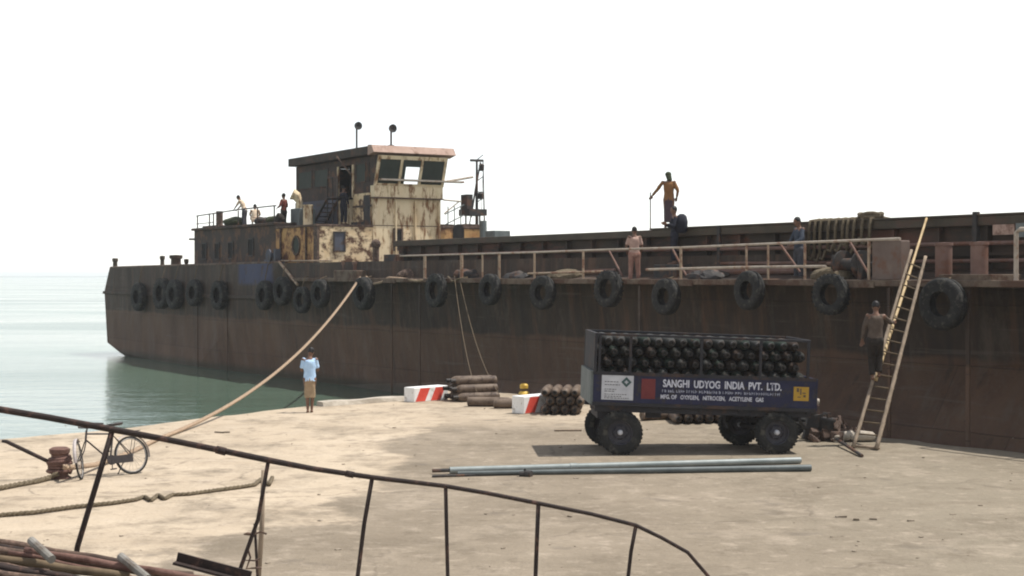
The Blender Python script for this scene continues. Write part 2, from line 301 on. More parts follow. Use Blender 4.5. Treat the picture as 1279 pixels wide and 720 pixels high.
# ------------------------------------------------------------------ mesh helper
def frame_of(d, up=Vector((0,0,1))):
    d = d.normalized()
    if abs(d.dot(up)) > .97: up = Vector((0,1,0))
    s = d.cross(up).normalized(); return s, s.cross(d).normalized()
class MB:
    def __init__(s): s.bm = bmesh.new()
    def face(s, pts):
        return s.bm.faces.new([s.bm.verts.new(p) for p in pts])
    def box(s, c, size, rot=None, bev=0):
        r = bmesh.ops.create_cube(s.bm, size=1)
        m = Matrix.Translation(Vector(c)) @ (rot.to_4x4() if rot else Matrix()) @ Matrix.Diagonal((*size, 1))
        bmesh.ops.transform(s.bm, matrix=m, verts=r['verts'])
        if bev:
            es = list({e for v in r['verts'] for e in v.link_edges})
            bmesh.ops.bevel(s.bm, geom=es, offset=bev, segments=2, profile=.5, affect='EDGES')
        return s
    def bb(s, x0, x1, y0, y1, z0, z1, bev=0):
        return s.box(((x0+x1)/2, (y0+y1)/2, (z0+z1)/2), (abs(x1-x0), abs(y1-y0), abs(z1-z0)), None, bev)
    def rings(s, rs, closed=False, cap=True):
        vs = [[s.bm.verts.new(p) for p in r] for r in rs]; n = len(vs[0])
        pairs = list(zip(vs, vs[1:])) + ([(vs[-1], vs[0])] if closed else [])
        for a, b in pairs:
            for i in range(n):
                s.bm.faces.new((a[i], a[(i+1) % n], b[(i+1) % n], b[i]))
        if cap and not closed:
            s.bm.faces.new(list(reversed(vs[0]))); s.bm.faces.new(vs[-1])
        return s
    def tube(s, pts, r, n=8, closed=False):
        pts = [Vector(p) for p in pts]; k = len(pts); rs = []
        rad = r if isinstance(r, (list, tuple)) else [r]*k
        ps = None
        for i, p in enumerate(pts):
            if closed: d = pts[(i+1) % k]-pts[i-1]
            else: d = pts[min(i+1, k-1)]-pts[max(i-1, 0)]
            a, b = frame_of(d)
            if ps is not None:
                a2 = ps-d.normalized()*ps.dot(d.normalized())
                if a2.length > 1e-4: a = a2.normalized(); b = a.cross(d.normalized())
            ps = a
            rs.append([p+(a*math.cos(t)+b*math.sin(t))*rad[i] for t in [2*math.pi*j/n for j in range(n)]])
        return s.rings(rs, closed)
    def lathe(s, prof, n=24, axis='Z', c=(0,0,0), closed=False):
        rs = []
        for r, h in prof:
            ring = []
            for j in range(n):
                t = 2*math.pi*j/n; x, y = r*math.cos(t), r*math.sin(t)
                ring.append(Vector(c)+Vector({'Z': (x,y,h), 'Y': (x,h,y), 'X': (h,x,y)}[axis]))
            rs.append(ring)
        return s.rings(rs, closed)
    def prism(s, pts, d):
        d = Vector(d); a = [s.bm.verts.new(Vector(p)) for p in pts]; b = [s.bm.verts.new(Vector(p)+d) for p in pts]; n = len(a)
        s.bm.faces.new(a); s.bm.faces.new(list(reversed(b)))
        for i in range(n): s.bm.faces.new((a[i], b[i], b[(i+1) % n], a[(i+1) % n]))
        return s
    def sphere(s, c, r, sub=2):
        q = bmesh.ops.create_icosphere(s.bm, subdivisions=sub, radius=1)
        rr = r if isinstance(r, (tuple, list)) else (r, r, r)
        bmesh.ops.transform(s.bm, matrix=Matrix.Translation(Vector(c)) @ Matrix.Diagonal((*rr, 1)), verts=q['verts']); return s
    def loft(s, rings, n=12):
        # rings: (centre, half width, half depth, side vector)
        rs = []
        cs = [Vector(r[0]) for r in rings]
        for i, (c, w, d, side) in enumerate(rings):
            t = (cs[min(i+1, len(cs)-1)]-cs[max(i-1, 0)]).normalized()
            side = Vector(side); side = (side-t*side.dot(t)).normalized(); dep = t.cross(side)
            rs.append([Vector(c)+side*w*math.cos(a)+dep*d*math.sin(a) for a in [2*math.pi*j/n for j in range(n)]])
        return s.rings(rs)
    def build(s, name, m, parent=None, smooth=False, jitter=0):
        bmesh.ops.recalc_face_normals(s.bm, faces=s.bm.faces)
        if jitter:
            for v in s.bm.verts: v.co += Vector((random.uniform(-1,1), random.uniform(-1,1), random.uniform(-1,1)))*jitter
        me = bpy.data.meshes.new(name); s.bm.to_mesh(me); s.bm.free()
        if smooth:
            for p in me.polygons: p.use_smooth = True
        me.materials.append(m)
        o = bpy.data.objects.new(name, me); COL.objects.link(o)
        if parent: o.parent = parent
        return o
def smooth_angle(o, a=40):
    me = o.data
    for p in me.polygons: p.use_smooth = True
    bm = bmesh.new(); bm.from_mesh(me)
    for e in bm.edges:
        if len(e.link_faces) == 2 and e.calc_face_angle(0) > R(a): e.smooth = False
    bm.to_mesh(me); bm.free(); return o
def tag(o, label=None, cat=None, group=None, kind=None):
    if label: o['label'] = label
    if cat: o['category'] = cat
    if group: o['group'] = group
    if kind: o['kind'] = kind
    return o
def empty(name, loc=(0,0,0), rz=0, rot=None):
    o = bpy.data.objects.new(name, None); COL.objects.link(o); o.location = loc
    o.rotation_euler = rot if rot else (0,0,rz); o.empty_display_size = .2; return o
def copy_tree(o, parent=None):
    c = o.copy(); COL.objects.link(c)
    if parent: c.parent = parent
    for ch in o.children: copy_tree(ch, c)
    return c
def text(name, s, size, m, parent, loc, rot, sx=1.0, bold=.0):
    cu = bpy.data.curves.new(name, 'FONT'); cu.body = s; cu.size = size; cu.extrude = .003; cu.offset = bold; cu.align_x = 'LEFT'
    cu.resolution_u = 3; tmp = bpy.data.objects.new(name, cu); COL.objects.link(tmp)
    me = bpy.data.meshes.new_from_object(tmp.evaluated_get(bpy.context.evaluated_depsgraph_get())); bpy.data.objects.remove(tmp)
    me.name = name; me.materials.clear(); me.materials.append(m); o = bpy.data.objects.new(name, me); COL.objects.link(o)
    o.parent = parent; o.location = loc; o.rotation_euler = rot; o.scale = (sx, 1, 1); return o

# ------------------------------------------------------------------ setting: quay, water, far bank
edge = [W(90,-.8,0), W(60,-.75,0), W(29.5,-.65,0), W(27.8,-.9,0), W(20.9,-1.4,0), W(14,-1.35,0), W(10.9,-1.4,0), W(9.5,-2.0,0), W(8.7,-2.9,0)]
edge += [Vector(p) for p in [(-2.75,46.4,0), (-3.5,44.7,0), (-4.7,43.1,0), (-6.3,41.2,0), (-7.9,38.4,0), (-9.1,36.2,0), (-11.3,33.5,0), (-13.6,29.5,0), (-17,22,0), (-21,8,0), (-25,-40,0)]]
back = Vector((10,-40,0))
def resample(pts, n):
    L = [0]
    for a, b in zip(pts, pts[1:]): L.append(L[-1]+(b-a).length)
    out = []
    for i in range(n):
        t = L[-1]*i/(n-1); k = 0
        while k < len(L)-2 and L[k+1] < t: k += 1
        out.append(pts[k].lerp(pts[k+1], (t-L[k])/max(1e-6, L[k+1]-L[k])))
    return out
ed = resample(edge, 420)
for i in range(len(ed)):                                     # a ragged, worn lip
    p = ed[i]; w = noise.noise(p*.9)*.22+noise.noise(p*3.1)*.08
    nrm = Vector((-.6,.8,0)) if i > 200 else Vector((NX,NY,0))
    ed[i] = p+nrm*w*(1 if p.y > -10 else 0)
bm = bmesh.new()
ks = [0, .004, .01, .02, .035, .055, .08, .11, .15, .2, .26, .33, .42, .52, .64, .78, 1]
far_pts = [Vector((60-85*i/(len(ed)-1), -40, 0)) for i in range(len(ed))]
rows = []
rows.append([bm.verts.new((p.x+(.25 if False else 0)+(-.5 if i > 200 else .1), p.y+(.55 if i > 200 else .05), -3.2)) for i, p in enumerate(ed)])
rows.append([bm.verts.new((p.x, p.y, -.05+.03*noise.noise(p*1.7))) for p in ed])
for k in ks[1:]:
    row = []
    for p, q in zip(ed, far_pts):
        r = p.lerp(q, k); row.append(bm.verts.new((r.x, r.y, .012*noise.noise(r*.5))))
    rows.append(row)
for a, b in zip(rows, rows[1:]):
    for i in range(len(a)-1): bm.faces.new((a[i], a[i+1], b[i+1], b[i]))
bmesh.ops.recalc_face_normals(bm, faces=bm.faces)
me = bpy.data.meshes.new('ground'); bm.to_mesh(me); bm.free()
for p in me.polygons: p.use_smooth = True
if me.polygons[len(me.polygons)//2].normal.z < 0: me.flip_normals()
me.materials.append(M['ground'])
ground = bpy.data.objects.new('ground', me); COL.objects.link(ground); tag(ground, kind='structure')

mb = MB(); mb.face([(-6000,-300,WATER), (6000,-300,WATER), (6000,6500,WATER), (-6000,6500,WATER)])
tag(mb.build('water', M['water']), kind='structure')
mb = MB()
pts = [(-3000, 0)]
x = -3000
while x < 2500:
    pts.append((x, 1.6+1.2*noise.noise(Vector((x*.004, 1, 0)))+.8*noise.noise(Vector((x*.03, 2, 0))))); x += 40
pts.append((2500, 0))
mb.prism([(a, 4200, WATER-.5+h) for a, h in pts], (0, 300, 0)); tag(mb.build('far_bank', M['shore']), kind='structure')

a, b = G(400,508), G(507,500.5); d = b-a; u = Vector((-d.y,d.x,0)).normalized()
mb = MB(); n = 8
mb.rings([[a+d*(i/n)+u*(.16+.02*math.sin(i*2.1))+Vector((0,0,.002)), a+d*(i/n)+u*.16+Vector((0,0,.13+.015*math.sin(i*1.3))), a+d*(i/n)-u*.12+Vector((0,0,.12+.015*math.sin(i*1.7))), a+d*(i/n)-u*(.16+.03*math.sin(i))+Vector((0,0,.002))] for i in range(n+1)])
tag(mb.build('kerb', M['concrete'], smooth=False), kind='structure')
# access ramp below the camera (only its top left corner reaches the picture)
mb = MB()
def ramp_z(X): return max(0.02, 1.235-.21*(X+4.3)) if X < 1.6 else .0
mb.prism([(-9,9.6,-.5), (1.55,9.6,-.5), (1.55,9.6,.005), (-4.3,9.6,1.235), (-9,9.6,1.6)], (0,3.3,0))
tag(mb.build('ramp', M['concrete']), kind='structure')

# ------------------------------------------------------------------ the barge
ship = empty('cargo_barge', (OX, OY, 0), SHIP_ROT)
tag(ship, 'long rusty dark brown cargo barge with cream wheelhouse moored along the quay', 'barge')
BEAM, DECK = 9.6, 3.36
XB = 46
# hull: side profile drawn in x,z then carried across the beam
ts = [SV(137,335,0), SV(130.5,364,0), SV(131,368,0), SV(134,428,0), SV(150,441,0), SV(187,449,0)]
prof = [(p.x, p.z) for p in ts]+[(-24,-2.2), (XB+2,-2.2), (XB+14,1.0), (XB+17,4.2), (XB+6,DECK), (-10.2,DECK), (-10.7,4.13)]
nst = 36; bm = bmesh.new()
def hull_y(k, x):                                            # sides slightly drawn in at the bow
    s = max(0, (x-XB)/17.0); return .0+BEAM/2-(BEAM/2)*(1-.8*s*s)*(1 if k else -1)*-1
va = []; vb = []
for x, z in prof:
    s = max(0, (x-XB)/17.0); in_ = BEAM*.42*s*s
    va.append(bm.verts.new((x, in_, z))); vb.append(bm.verts.new((x, BEAM-in_, z)))
bm.faces.new(va); bm.faces.new(list(reversed(vb)))
for i in range(len(va)):
    j = (i+1) % len(va); bm.faces.new((va[i], vb[i], vb[j], va[j]))
bmesh.ops.triangulate(bm, faces=[f for f in bm.faces if len(f.verts) > 4])
bmesh.ops.recalc_face_normals(bm, faces=bm.faces)
me = bpy.data.meshes.new('hull'); bm.to_mesh(me); bm.free(); me.materials.append(M['hull'])
hull = bpy.data.objects.new('hull', me); COL.objects.link(hull); hull.parent = ship
# raised quarter is solid up to 4.1; rub rail, gunwale, weld strips
mb = MB(); mb.bb(-36.9,-9.5,-.10,0.0,2.52,2.68,.02); mb.build('rub_rail', M['hull'], ship)
mb = MB(); mb.bb(-9.6,XB,-.06,.16,DECK-.02,DECK+.13,.02)
for x0, x1 in ((-2.1,.4),(7.2,9.9),(17.2,18.1),(23.4,24.9)): mb.bb(x0,x1,-.085,-.055,DECK-.05,DECK+.09)
mb.build('gunwale', M['ledge'], ship)
for px in (247, 284, 490, 525, 800, 1112, 1211):
    x = SV(px,400,0).x; mb = MB(); mb.bb(x-.05,x+.05,-.035,0.003,-1.3,3.3); mb.build('fender_strip', M['hull'], ship)
mb = MB(); mb.bb(-10.2,XB+2,.17,BEAM-.2,DECK+.002,DECK+.02); mb.build('deck', M['deck'], ship)
mb = MB(); p0, p1 = SV(137,334,.1), SV(350,327,.1); mb.tube([(-35.8,.06,4.03), (-30,.06,4.06), (-20,.06,4.10), (-10.8,.06,4.15)], .07); mb.build('bulwark_rail', M['ledge'], ship)
mb = MB(); mb.tube([SV(349,327,.0), SV(372,356,-.02)], .06); mb.build('bulwark_brace', M['rail_tan'], ship)

# hold coaming
CV = 1.8
mb = MB(); mb.bb(-2.9,XB-2,CV,CV+.1,DECK+.02,4.78); mb.bb(-2.9,XB-2,BEAM-CV-.1,BEAM-CV,DECK+.02,4.78)
mb.bb(-3.0,-2.9,CV+.02,BEAM-CV-.02,DECK+.02,4.78)
x = -2.3
while x < XB-3: mb.bb(x-.04,x+.04,CV-.16,CV+.004,DECK+.02,4.72); x += 1.45
mb.bb(-2.9,XB-2,CV-.10,CV+.002,4.05,4.12)
mb.build('hold_coaming', M['coaming'], ship)
mb = MB(); mb.bb(-3.0,XB-2,CV-.25,CV+.35,4.73,4.95,.02); mb.bb(14,XB-2,CV-.28,CV+.30,4.952,5.0,.01); mb.build('coaming_rim', M['olive'], ship)
mb = MB(); mb.bb(-2.8,XB-2.2,CV+.12,BEAM-CV-.12,4.70,4.85); mb.build('hatch_cover', M['olive'], ship)
mb = MB()
for z, r in ((3.62,.06), (3.95,.045), (4.35,.05)): mb.tube([(-2,CV-.25,z), (8,CV-.26,z+.03), (20,CV-.24,z-.03), (XB-4,CV-.25,z)], r)
mb.build('deck_pipe', M['bitt'], ship)

# quay side railing
RV = .12
top = [(500,320), (577,318), (668,315.5), (760,312), (851,309.5), (933,306), (1006,303), (1086,300), (1125,298.5)]
mb = MB(); mb.tube([SV(a,b,RV) for a, b in top], [.024,.026,.028,.029,.030,.031,.032,.033,.034]); rl = mb.build('top_rail', M['rail_white'], ship)
mb = MB(); mb.tube([SV(660,342,RV), SV(760,339,RV)], .03); mb.build('middle_rail', M['rail_tan'], ship)
mb = MB(); mb.tube([SV(808,337,RV), SV(933,334,RV), SV(1032,333,RV)], .035); mb.build('middle_rail', M['rail_white'], ship)
for px, r in ((531,.055), (577,.06), (603,.032), (624,.045), (668,.036), (729,.036), (851,.038), (933,.028), (960,.028), (1006,.032), (1086,.036)):
    x = SV(px,330,RV).x; zt = 4.28+.16*(x-.3)/25
    mb = MB(); mb.tube([(x,RV,DECK+.1), (x,RV,zt)], r); mb.build('rail_post', M['rail_tan'], ship)
for a, b in (((761,313),(778,345)), ((840,310),(858,345)), ((975,305),(1000,340)), ((1062,302),(1086,343))):
    mb = MB(); mb.tube([SV(*a,RV+.5), SV(*b,RV+.5)], .03); mb.build('rail_brace', M['bitt'], ship)
a, b = SV(1089,300,RV), SV(1125,345,RV)
mb = MB(); mb.bb(a.x,b.x,RV+.02,RV+.32,DECK+.13,4.40,.02); mb.build('locker', M['brown_box'], ship)
for px0, px1 in ((1170,1189), (1214,1234)):
    a, b = SV(px0,306,.35), SV(px1,340,.35); mb = MB()
    mb.lathe([(.19,DECK+.2), (.19,4.25), (.21,4.27), (.21,4.33), (.0,4.34)], 20, c=(SV((px0+px1)/2,306,.6).x,.6,0)); smooth_angle(mb.build('mooring_bitt', M['bitt'], ship))
a, b = SV(1181,342,.2), SV(1247,342,.2); mb = MB(); mb.bb(a.x,b.x,.0,.95,DECK+.12,DECK+.26,.015); mb.build('bitt_base', M['ledge'], ship)
mb = MB(); a = SV(1270,298,RV); mb.tube([(a.x,RV,DECK+.1), (a.x,RV,4.5), (a.x+.1,RV,4.56), (a.x+4,RV,4.6), (a.x+8,RV,4.62)], .05)
for d in (2.2,4.4,6.6): mb.tube([(a.x+d,RV,DECK+.1), (a.x+d,RV,4.58)], .045)
mb.build('bow_railing', M['rail_white'], ship)
a, b = SV(1241,281,CV-.3), SV(1268,293,CV-.3); mb = MB(); mb.bb(a.x,b.x,CV-.31,CV-.27,b.z,a.z); mb.build('red_board', M['pink'], ship)
a, b = SV(1271,279,CV-.3), SV(1290,296,CV-.3); mb = MB(); mb.bb(a.x,b.x,CV-.34,CV-.28,b.z,a.z); mb.build('grey_board', M['grey_green'], ship)
mb = MB(); a = SV(1229,265,CV); mb.bb(a.x-.06,a.x+.06,CV-.3,CV-.18,DECK+.02,a.z); a = SV(908,283,CV); mb.bb(a.x-.06,a.x+.06,CV-.3,CV-.2,DECK+.02,a.z); mb.build('coaming_stanchion', M['dark_steel'], ship)
# winch between rail and coaming
mb = MB(); a = SV(1062,330,.9)
mb.lathe([(.0,-.35),(.36,-.35),(.36,-.3),(.16,-.28),(.16,.28),(.36,.3),(.36,.35),(.0,.35)], 18, 'X', (a.x,1.0,DECK+.5))
mb.bb(a.x-.5,a.x-.42,.75,1.3,DECK+.02,DECK+.75); mb.bb(a.x+.42,a.x+.5,.75,1.3,DECK+.02,DECK+.75); mb.tube([(a.x-.9,1,DECK+.5),(a.x+.9,1,DECK+.5)], .06)
smooth_angle(mb.build('winch', M['dark_steel'], ship))

def heap(px, py, w, h, v, m, name):
    c = SV(px,py,v); mb = MB(); mb.sphere((c.x,v,DECK+h*.45), (w/2,w*.32,h*.55), 3)
    for q in mb.bm.verts: q.co += Vector((noise.noise(q.co*3.1), noise.noise(q.co*2.7+Vector((3,1,2))), .6*noise.noise(q.co*4.3)))*.14
    return mb.build(name, m, ship)
heap(588,340,1.5,.5,.9,M['dark_steel'],'tarpaulin_heap'); heap(648,342,1.2,.36,.8,M['dark_steel'],'tarpaulin_heap'); heap(710,341,1.6,.42,.95,M['rope_old'],'rope_heap')
heap(885,340,1.5,.40,.9,M['dark_steel'],'tarpaulin_heap'); heap(1040,338,1.1,.45,.9,M['rope_old'],'rope_heap'); heap(512,345,1.3,.5,.7,M['rusty'],'scrap_heap')
mb = MB(); mb.tube([SV(458,346,.0), SV(466,355,-.1), SV(476,353,-.1), SV(486,347,.05), SV(500,348,.05), SV(522,351,-.08), SV(540,348,.05)], .045, 7); mb.build('deck_rope', M['rope'], ship, True)
mb = MB(); mb.tube([SV(560,346,.05), SV(566,352,-.09), SV(572,349,-.09), SV(584,347,.03)], .035, 7); mb.build('deck_rope', M['rope_old'], ship, True)
for px0, px1, v in ((590,770,1.25),(860,1000,1.3)):
    a, b = SV(px0,338,v), SV(px1,334,v); mb = MB(); mb.tube([(a.x,v,DECK+.30),(b.x,v,DECK+.36)], .09, 10); mb.build('deck_pipe', M['bitt'], ship)
# deckhouse
V1, UF, VE = .6, -8.1, 8.75
XA = -23.27; XM = SV(345,300,V1).x; RZ = 5.72
mb = MB(); mb.bb(XA,XM,V1,VE,DECK-.1,RZ+.12); ha = mb.build('aft_deckhouse', M['house_dark'], ship)
mb = MB(); mb.bb(XA-.15,XM,V1-.12,VE+.12,RZ+.12,RZ+.24,.02); mb.build('aft_roof_edge', M['house_dark'], ship)
mb = MB(); mb.bb(XM+.003,UF,V1,VE,DECK-.05,RZ-.06); hf = mb.build('forward_deckhouse', M['orange'], ship)
mb = MB(); mb.bb(XM+.01,UF+.05,V1-.07,VE+.07,RZ-.058,RZ+.03,.015); mb.build('forward_roof_edge', M['rusty'], ship)
v2 = SU(466,246,UF).y; v3 = SU(550,246,UF).y
# cream front plating (bulkhead) proud of the house
mb = MB(); mb.bb(UF+.002,UF+.03,V1+.01,v2+.0,DECK,RZ-.07); mb.build('front_bulkhead', M['cream_rusty'], ship)
mb = MB(); mb.bb(UF+.002,UF+.03,v3,VE-.01,DECK,RZ-.07); mb.build('front_bulkhead', M['orange'], ship)
# rusty corner post
mb = MB(); mb.bb(UF-.35,UF+.045,V1-.03,V1+.06,DECK,RZ-.07); mb.build('corner_plate', M['rusty'], ship)
def window_on_side(px, py, w, h, v, parent, round_=False, name='window'):
    c = SV(px,py,v)
    fr = MB()
    if round_:
        fr.lathe([(.43,-.06),(.43,.03),(.35,.03),(.35,-.06)], 24, 'Y', (c.x,v,c.z), closed=True)
        f = fr.build(name, M['rusty'], parent); g = MB(); g.lathe([(.0,-.02),(.36,-.02),(.36,.01),(.0,.01)], 24, 'Y', (c.x,v,c.z)); g.build('pane', M['glass'], f)
    else:
        x0, x1, z0, z1 = c.x-w/2, c.x+w/2, c.z-h/2, c.z+h/2; t = .06
        for b in ((x0-t,x1+t,z1,z1+t), (x0-t,x1+t,z0-t,z0), (x0-t,x0,z0,z1), (x1,x1+t,z0,z1)): fr.bb(b[0],b[1],v-.05,v+.02,b[2],b[3])
        f = fr.build(name, M['dark_steel'], parent); g = MB(); g.bb(x0,x1,v-.015,v+.01,z0,z1); g.build('pane', M['black'], f)
    return f
for px, py in ((256,314), (272,314), (289,313), (314,309)): window_on_side(px, py, .55, .72, V1, ship)
window_on_side(371, 307, .8, .8, V1, ship, True, 'porthole')
def panel_on_front(px0, py0, px1, py1, u, m, name, frame=None, t=.03):
    a, b = SU(px0,py0,u), SU(px1,py1,u); mb = MB(); mb.bb(u+.002,u+t,a.y,b.y,b.z,a.z); o = mb.build(name, m, ship)
    if frame:
        fr = MB(); q = .06
        for c in ((a.y-q,b.y+q,a.z,a.z+q), (a.y-q,b.y+q,b.z-q,b.z), (a.y-q,a.y,b.z,a.z), (b.y,b.y+q,b.z,a.z)): fr.bb(u+.001,u+t+.03,c[0],c[1],c[2],c[3])
        fr.build('frame', frame, o)
    return o
panel_on_front(418,291,430,313, UF+.03, M['house_blue'], 'window', M['dark_steel'])
def arch(cy, cz, r, h, u, m, name):
    pts = [(u+.002, cy-r, cz-h), (u+.002, cy+r, cz-h)]+[(u+.002, cy+r*math.cos(t), cz+r*math.sin(t)) for t in [math.pi*k/12 for k in range(13)]]
    mb = MB(); mb.prism(pts, (.03,0,0)); return mb.build(name, m, ship)
c = SU(573,288,UF+.03); arch(c.y, c.z, .28, .55, UF+.03, M['black'], 'window')
# tower up to the wheelhouse
XT = -16.35; TZ = 6.93
mb = MB(); mb.bb(XT,UF+.06,v2,v3,RZ+.035,TZ); mb.bb(UF-.6,UF+.06,v2,v3,DECK,RZ-.0); tw = mb.build('tower', M['cream'], ship)
for y in (v2+1.05, v2+2.0, v3-.12): 
    mb = MB(); mb.bb(UF+.061,UF+.16,y-.03,y+.03,DECK+.2,TZ-.12); mb.build('stiffener', M['cream'], ship)
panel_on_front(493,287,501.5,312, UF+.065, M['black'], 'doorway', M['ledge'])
c = SU(509.5,294,UF+.065); arch(c.y, c.z, .22, .75, UF+.065, M['cream_rusty'], 'hatch_door')
# band under the windows, ledge
mb = MB(); mb.bb(UF-.2,UF+.2,v2-.02,v3+.04,6.95,7.45,.015); mb.build('window_apron', M['cream'], ship)
mb = MB(); mb.bb(UF-.2,UF+.24,v2-.06,v3+.08,6.90,6.95); mb.build('apron_shadow_strip', M['rusty'], ship)
mb = MB(); mb.bb(UF+.12,UF+.42,v2+.2,v3+1.0,7.66,7.74,.01); mb.tube([(UF+.3,v3+.1,7.70),(UF+.3,v3+1.5,7.95)], .05); mb.tube([(UF+.3,v3,6.9),(UF+.3,v3+.9,6.85)], .035); mb.tube([(UF+.3,v3+.8,6.85),(UF+.3,v3+.05,6.3)], .03)
mb.build('window_ledge', M['rail_white'], ship)
# wheelhouse shell with real openings; the front leans out towards the top
ZB, ZT = 7.45, 8.72
LEAN = .42
def fx_(z): return UF+.14+LEAN*(z-ZB)/(ZT-ZB)
def fstrip(y0, y1, z0, z1, t=.08, spread=.0):
    mb.prism([(fx_(z0),y0,z0), (fx_(z0),y1,z0), (fx_(z1),y1,z1), (fx_(z1),y0,z1)], (-t,0,0))
ys = [v2, v2+.14, v2+1.12, v2+1.24, v2+2.10, v2+2.22, v3-.02, v3+.1]
mb = MB(); fstrip(v2,v3+.1,ZB,ZB+.10); fstrip(v2,v3+.1,ZT-.16,ZT)
for a, b in ((ys[0],ys[1]), (ys[2],ys[3]), (ys[4],ys[5]), (ys[6],ys[7])): fstrip(a,b,ZB+.10,ZT-.16)
wf = mb.build('window_frame', M['cream'], ship)
for a, b in ((ys[1],ys[2]), (ys[5],ys[6])):
    mb = MB(); z0, z1 = ZB+.10, ZT-.16
    mb.prism([(fx_(z0)-.04,a,z0), (fx_(z0)-.04,b,z0), (fx_(z1)-.04,b,z1), (fx_(z1)-.04,a,z1)], (-.015,0,0)); mb.build('pane', M['glass'], wf)
# middle window: broken out on its left part
mb = MB(); fstrip(ys[3],ys[3]+.16,ZB+.1,ZT-.16,.03); fstrip(ys[3]+.16,ys[4],ZT-.45,ZT-.16,.03); mb.build('pane', M['glass'], wf)
# side walls
mb = MB()
z0, z1 = TZ+.0, ZT
dx0, dx1 = SV(424,230,v2).x, SV(441,230,v2).x
mb.bb(XT,dx0,v2,v2+.08,z0,z1); mb.bb(dx1,UF+.05,v2,v2+.08,z0,z1); mb.bb(dx0,dx1,v2,v2+.08,8.45,z1)
mb.prism([(UF+.05,v2,ZB),(fx_(ZB)-.05,v2,ZB),(fx_(ZT)-.05,v2,ZT),(UF+.05,v2,ZT)], (0,.08,0))
ox0, ox1, oz0, oz1 = -11.9, -9.2, 7.6, 8.55
mb.bb(XT,ox0,v3-.08,v3,z0,z1); mb.bb(ox1,UF+.05,v3-.08,v3,z0,z1); mb.bb(ox0,ox1,v3-.08,v3,z0,oz0); mb.bb(ox0,ox1,v3-.08,v3,oz1,z1)
mb.bb(XT,XT+.08,v2+.08,v3-.08,z0,z1)
wh = mb.build('wheelhouse', M['house_dark'], ship)
mb = MB(); mb.bb(XT+.1,UF,v2+.1,v3-.1,TZ+.002,TZ+.03); mb.build('wheelhouse_floor', M['black'], ship)
# side: lower blue-grey skirt, yellow panel with dark frame, window glasses, jambs
mb = MB(); mb.bb(XT,dx0-.15,v2-.045,v2-.003,RZ+.035,7.02); mb.build('skirt_plate', M['house_blue'], ship)
mb = MB(); mb.bb(dx1+.15,UF-.15,v2-.05,v2-.003,RZ+.1,7.15); mb.build('side_panel', M['cream_rusty'], ship)
mb = MB(); mb.bb(dx1+.15,UF+.0,v2-.075,v2-.052,6.55,6.63); mb.bb(UF-.75,UF-.12,v2-.08,v2-.054,RZ+.05,7.05); mb.bb(dx1,UF,v2-.08,v2-.052,RZ+.04,RZ+.2); mb.build('panel_frame', M['dark_steel'], ship)
for x0, x1 in ((XT+.25,XT+1.9), (XT+2.15,XT+3.7), (dx1+.35,dx1+1.35), (dx1+1.5,UF-.3)):
    fr = MB()
    for b in ((x0,x1,8.42,8.47), (x0,x1,7.62,7.67), (x0,x0+.06,7.67,8.42), (x1-.06,x1,7.67,8.42)): fr.bb(b[0],b[1],v2-.03,v2-.002,b[2],b[3])
    f = fr.build('window', M['house_dark'], ship); g = MB(); g.bb(x0+.06,x1-.06,v2-.014,v2-.002,7.67,8.42); g.build('pane', M['glass'], f)
mb = MB(); mb.bb(dx0-.12,dx0,v2-.05,v2+.02,7.0,8.45); mb.bb(dx1,dx1+.16,v2-.05,v2+.02,7.0,8.45); mb.build('door_jamb', M['cream'], ship)
mb = MB(); mb.bb(dx0+.02,dx1-.02,v2+.5,v2+.52,TZ+.03,8.45); mb.build('door', M['black'], ship)
mb = MB(); mb.tube([SV(421,196,v2-.5), SV(439,218,v2-.3)], .04); mb.build('awning_pole', M['ledge'], ship)
# stair up the side of the wheelhouse
mb = MB(); a, b = SV(399,277,v2-.35), SV(419,231,v2-.35)
for off in (0, .55): mb.tube([(a.x,v2-.7+off,RZ+.05), (b.x,v2-.7+off,7.05)], .06)
for k in range(7):
    t = (k+.5)/7; mb.bb(a.x+(b.x-a.x)*t-.1, a.x+(b.x-a.x)*t+.1, v2-.7, v2-.15, RZ+.05+1.3*t-.02, RZ+.05+1.3*t+.02)
mb.bb(b.x-.1,dx1+.1,v2-.75,v2-.09,7.0,7.05)
for x in (b.x,(b.x+dx1)/2,dx1): mb.tube([(x,v2-.72,RZ+.05),(x,v2-.72,7.9)], .03)
mb.tube([(b.x,v2-.72,7.9),(dx1,v2-.72,7.9)], .03)
mb.build('stair', M['dark_steel'], ship)
# roof: side fascias dark, front visor faded red
mb = MB(); mb.bb(XT-.25,UF+.12,v2-.3,v3+.3,ZT+.03,9.12,.02); mb.build('wheelhouse_roof', M['roof_dark'], ship)
mb = MB(); y0, y1 = v2-.3, v3+.42
mb.prism([(UF+.125,y0,ZT+.0), (UF+.62,y0+.05,ZT+.12), (UF+.45,y0+.02,9.15), (UF+.125,y0,9.17)], (0,y1-y0,0)); mb.build('roof_visor', M['pink'], ship)
for py in (447,489):
    Y = 59 if py == 447 else 60
    pass
def searchlight(px, pyt, pyb, x):
    b, t = SU(px,pyb,x), SU(px,pyt,x); mb = MB()
    mb.tube([(b.x,b.y,9.1), (b.x,b.y,t.z-.25)], .045); mb.bb(b.x-.1,b.x+.1,b.y-.1,b.y+.1,9.1,9.3)
    o = mb.build('searchlight', M['dark_steel'], ship); h = MB()
    h.lathe([(.0,-.15),(.10,-.14),(.17,.0),(.185,.10),(.16,.10),(.0,.03)], 16, 'X', (b.x,b.y+.05,t.z-.2)); smooth_angle(h.build('lamp_head', M['dark_steel'], o))
searchlight(446,152,183,-12.0); searchlight(489,155,178,-9.0)
mb = MB(); a = SU(447,160,-12.0); mb.build('aerial', M['dark_steel'], ship) if False else None
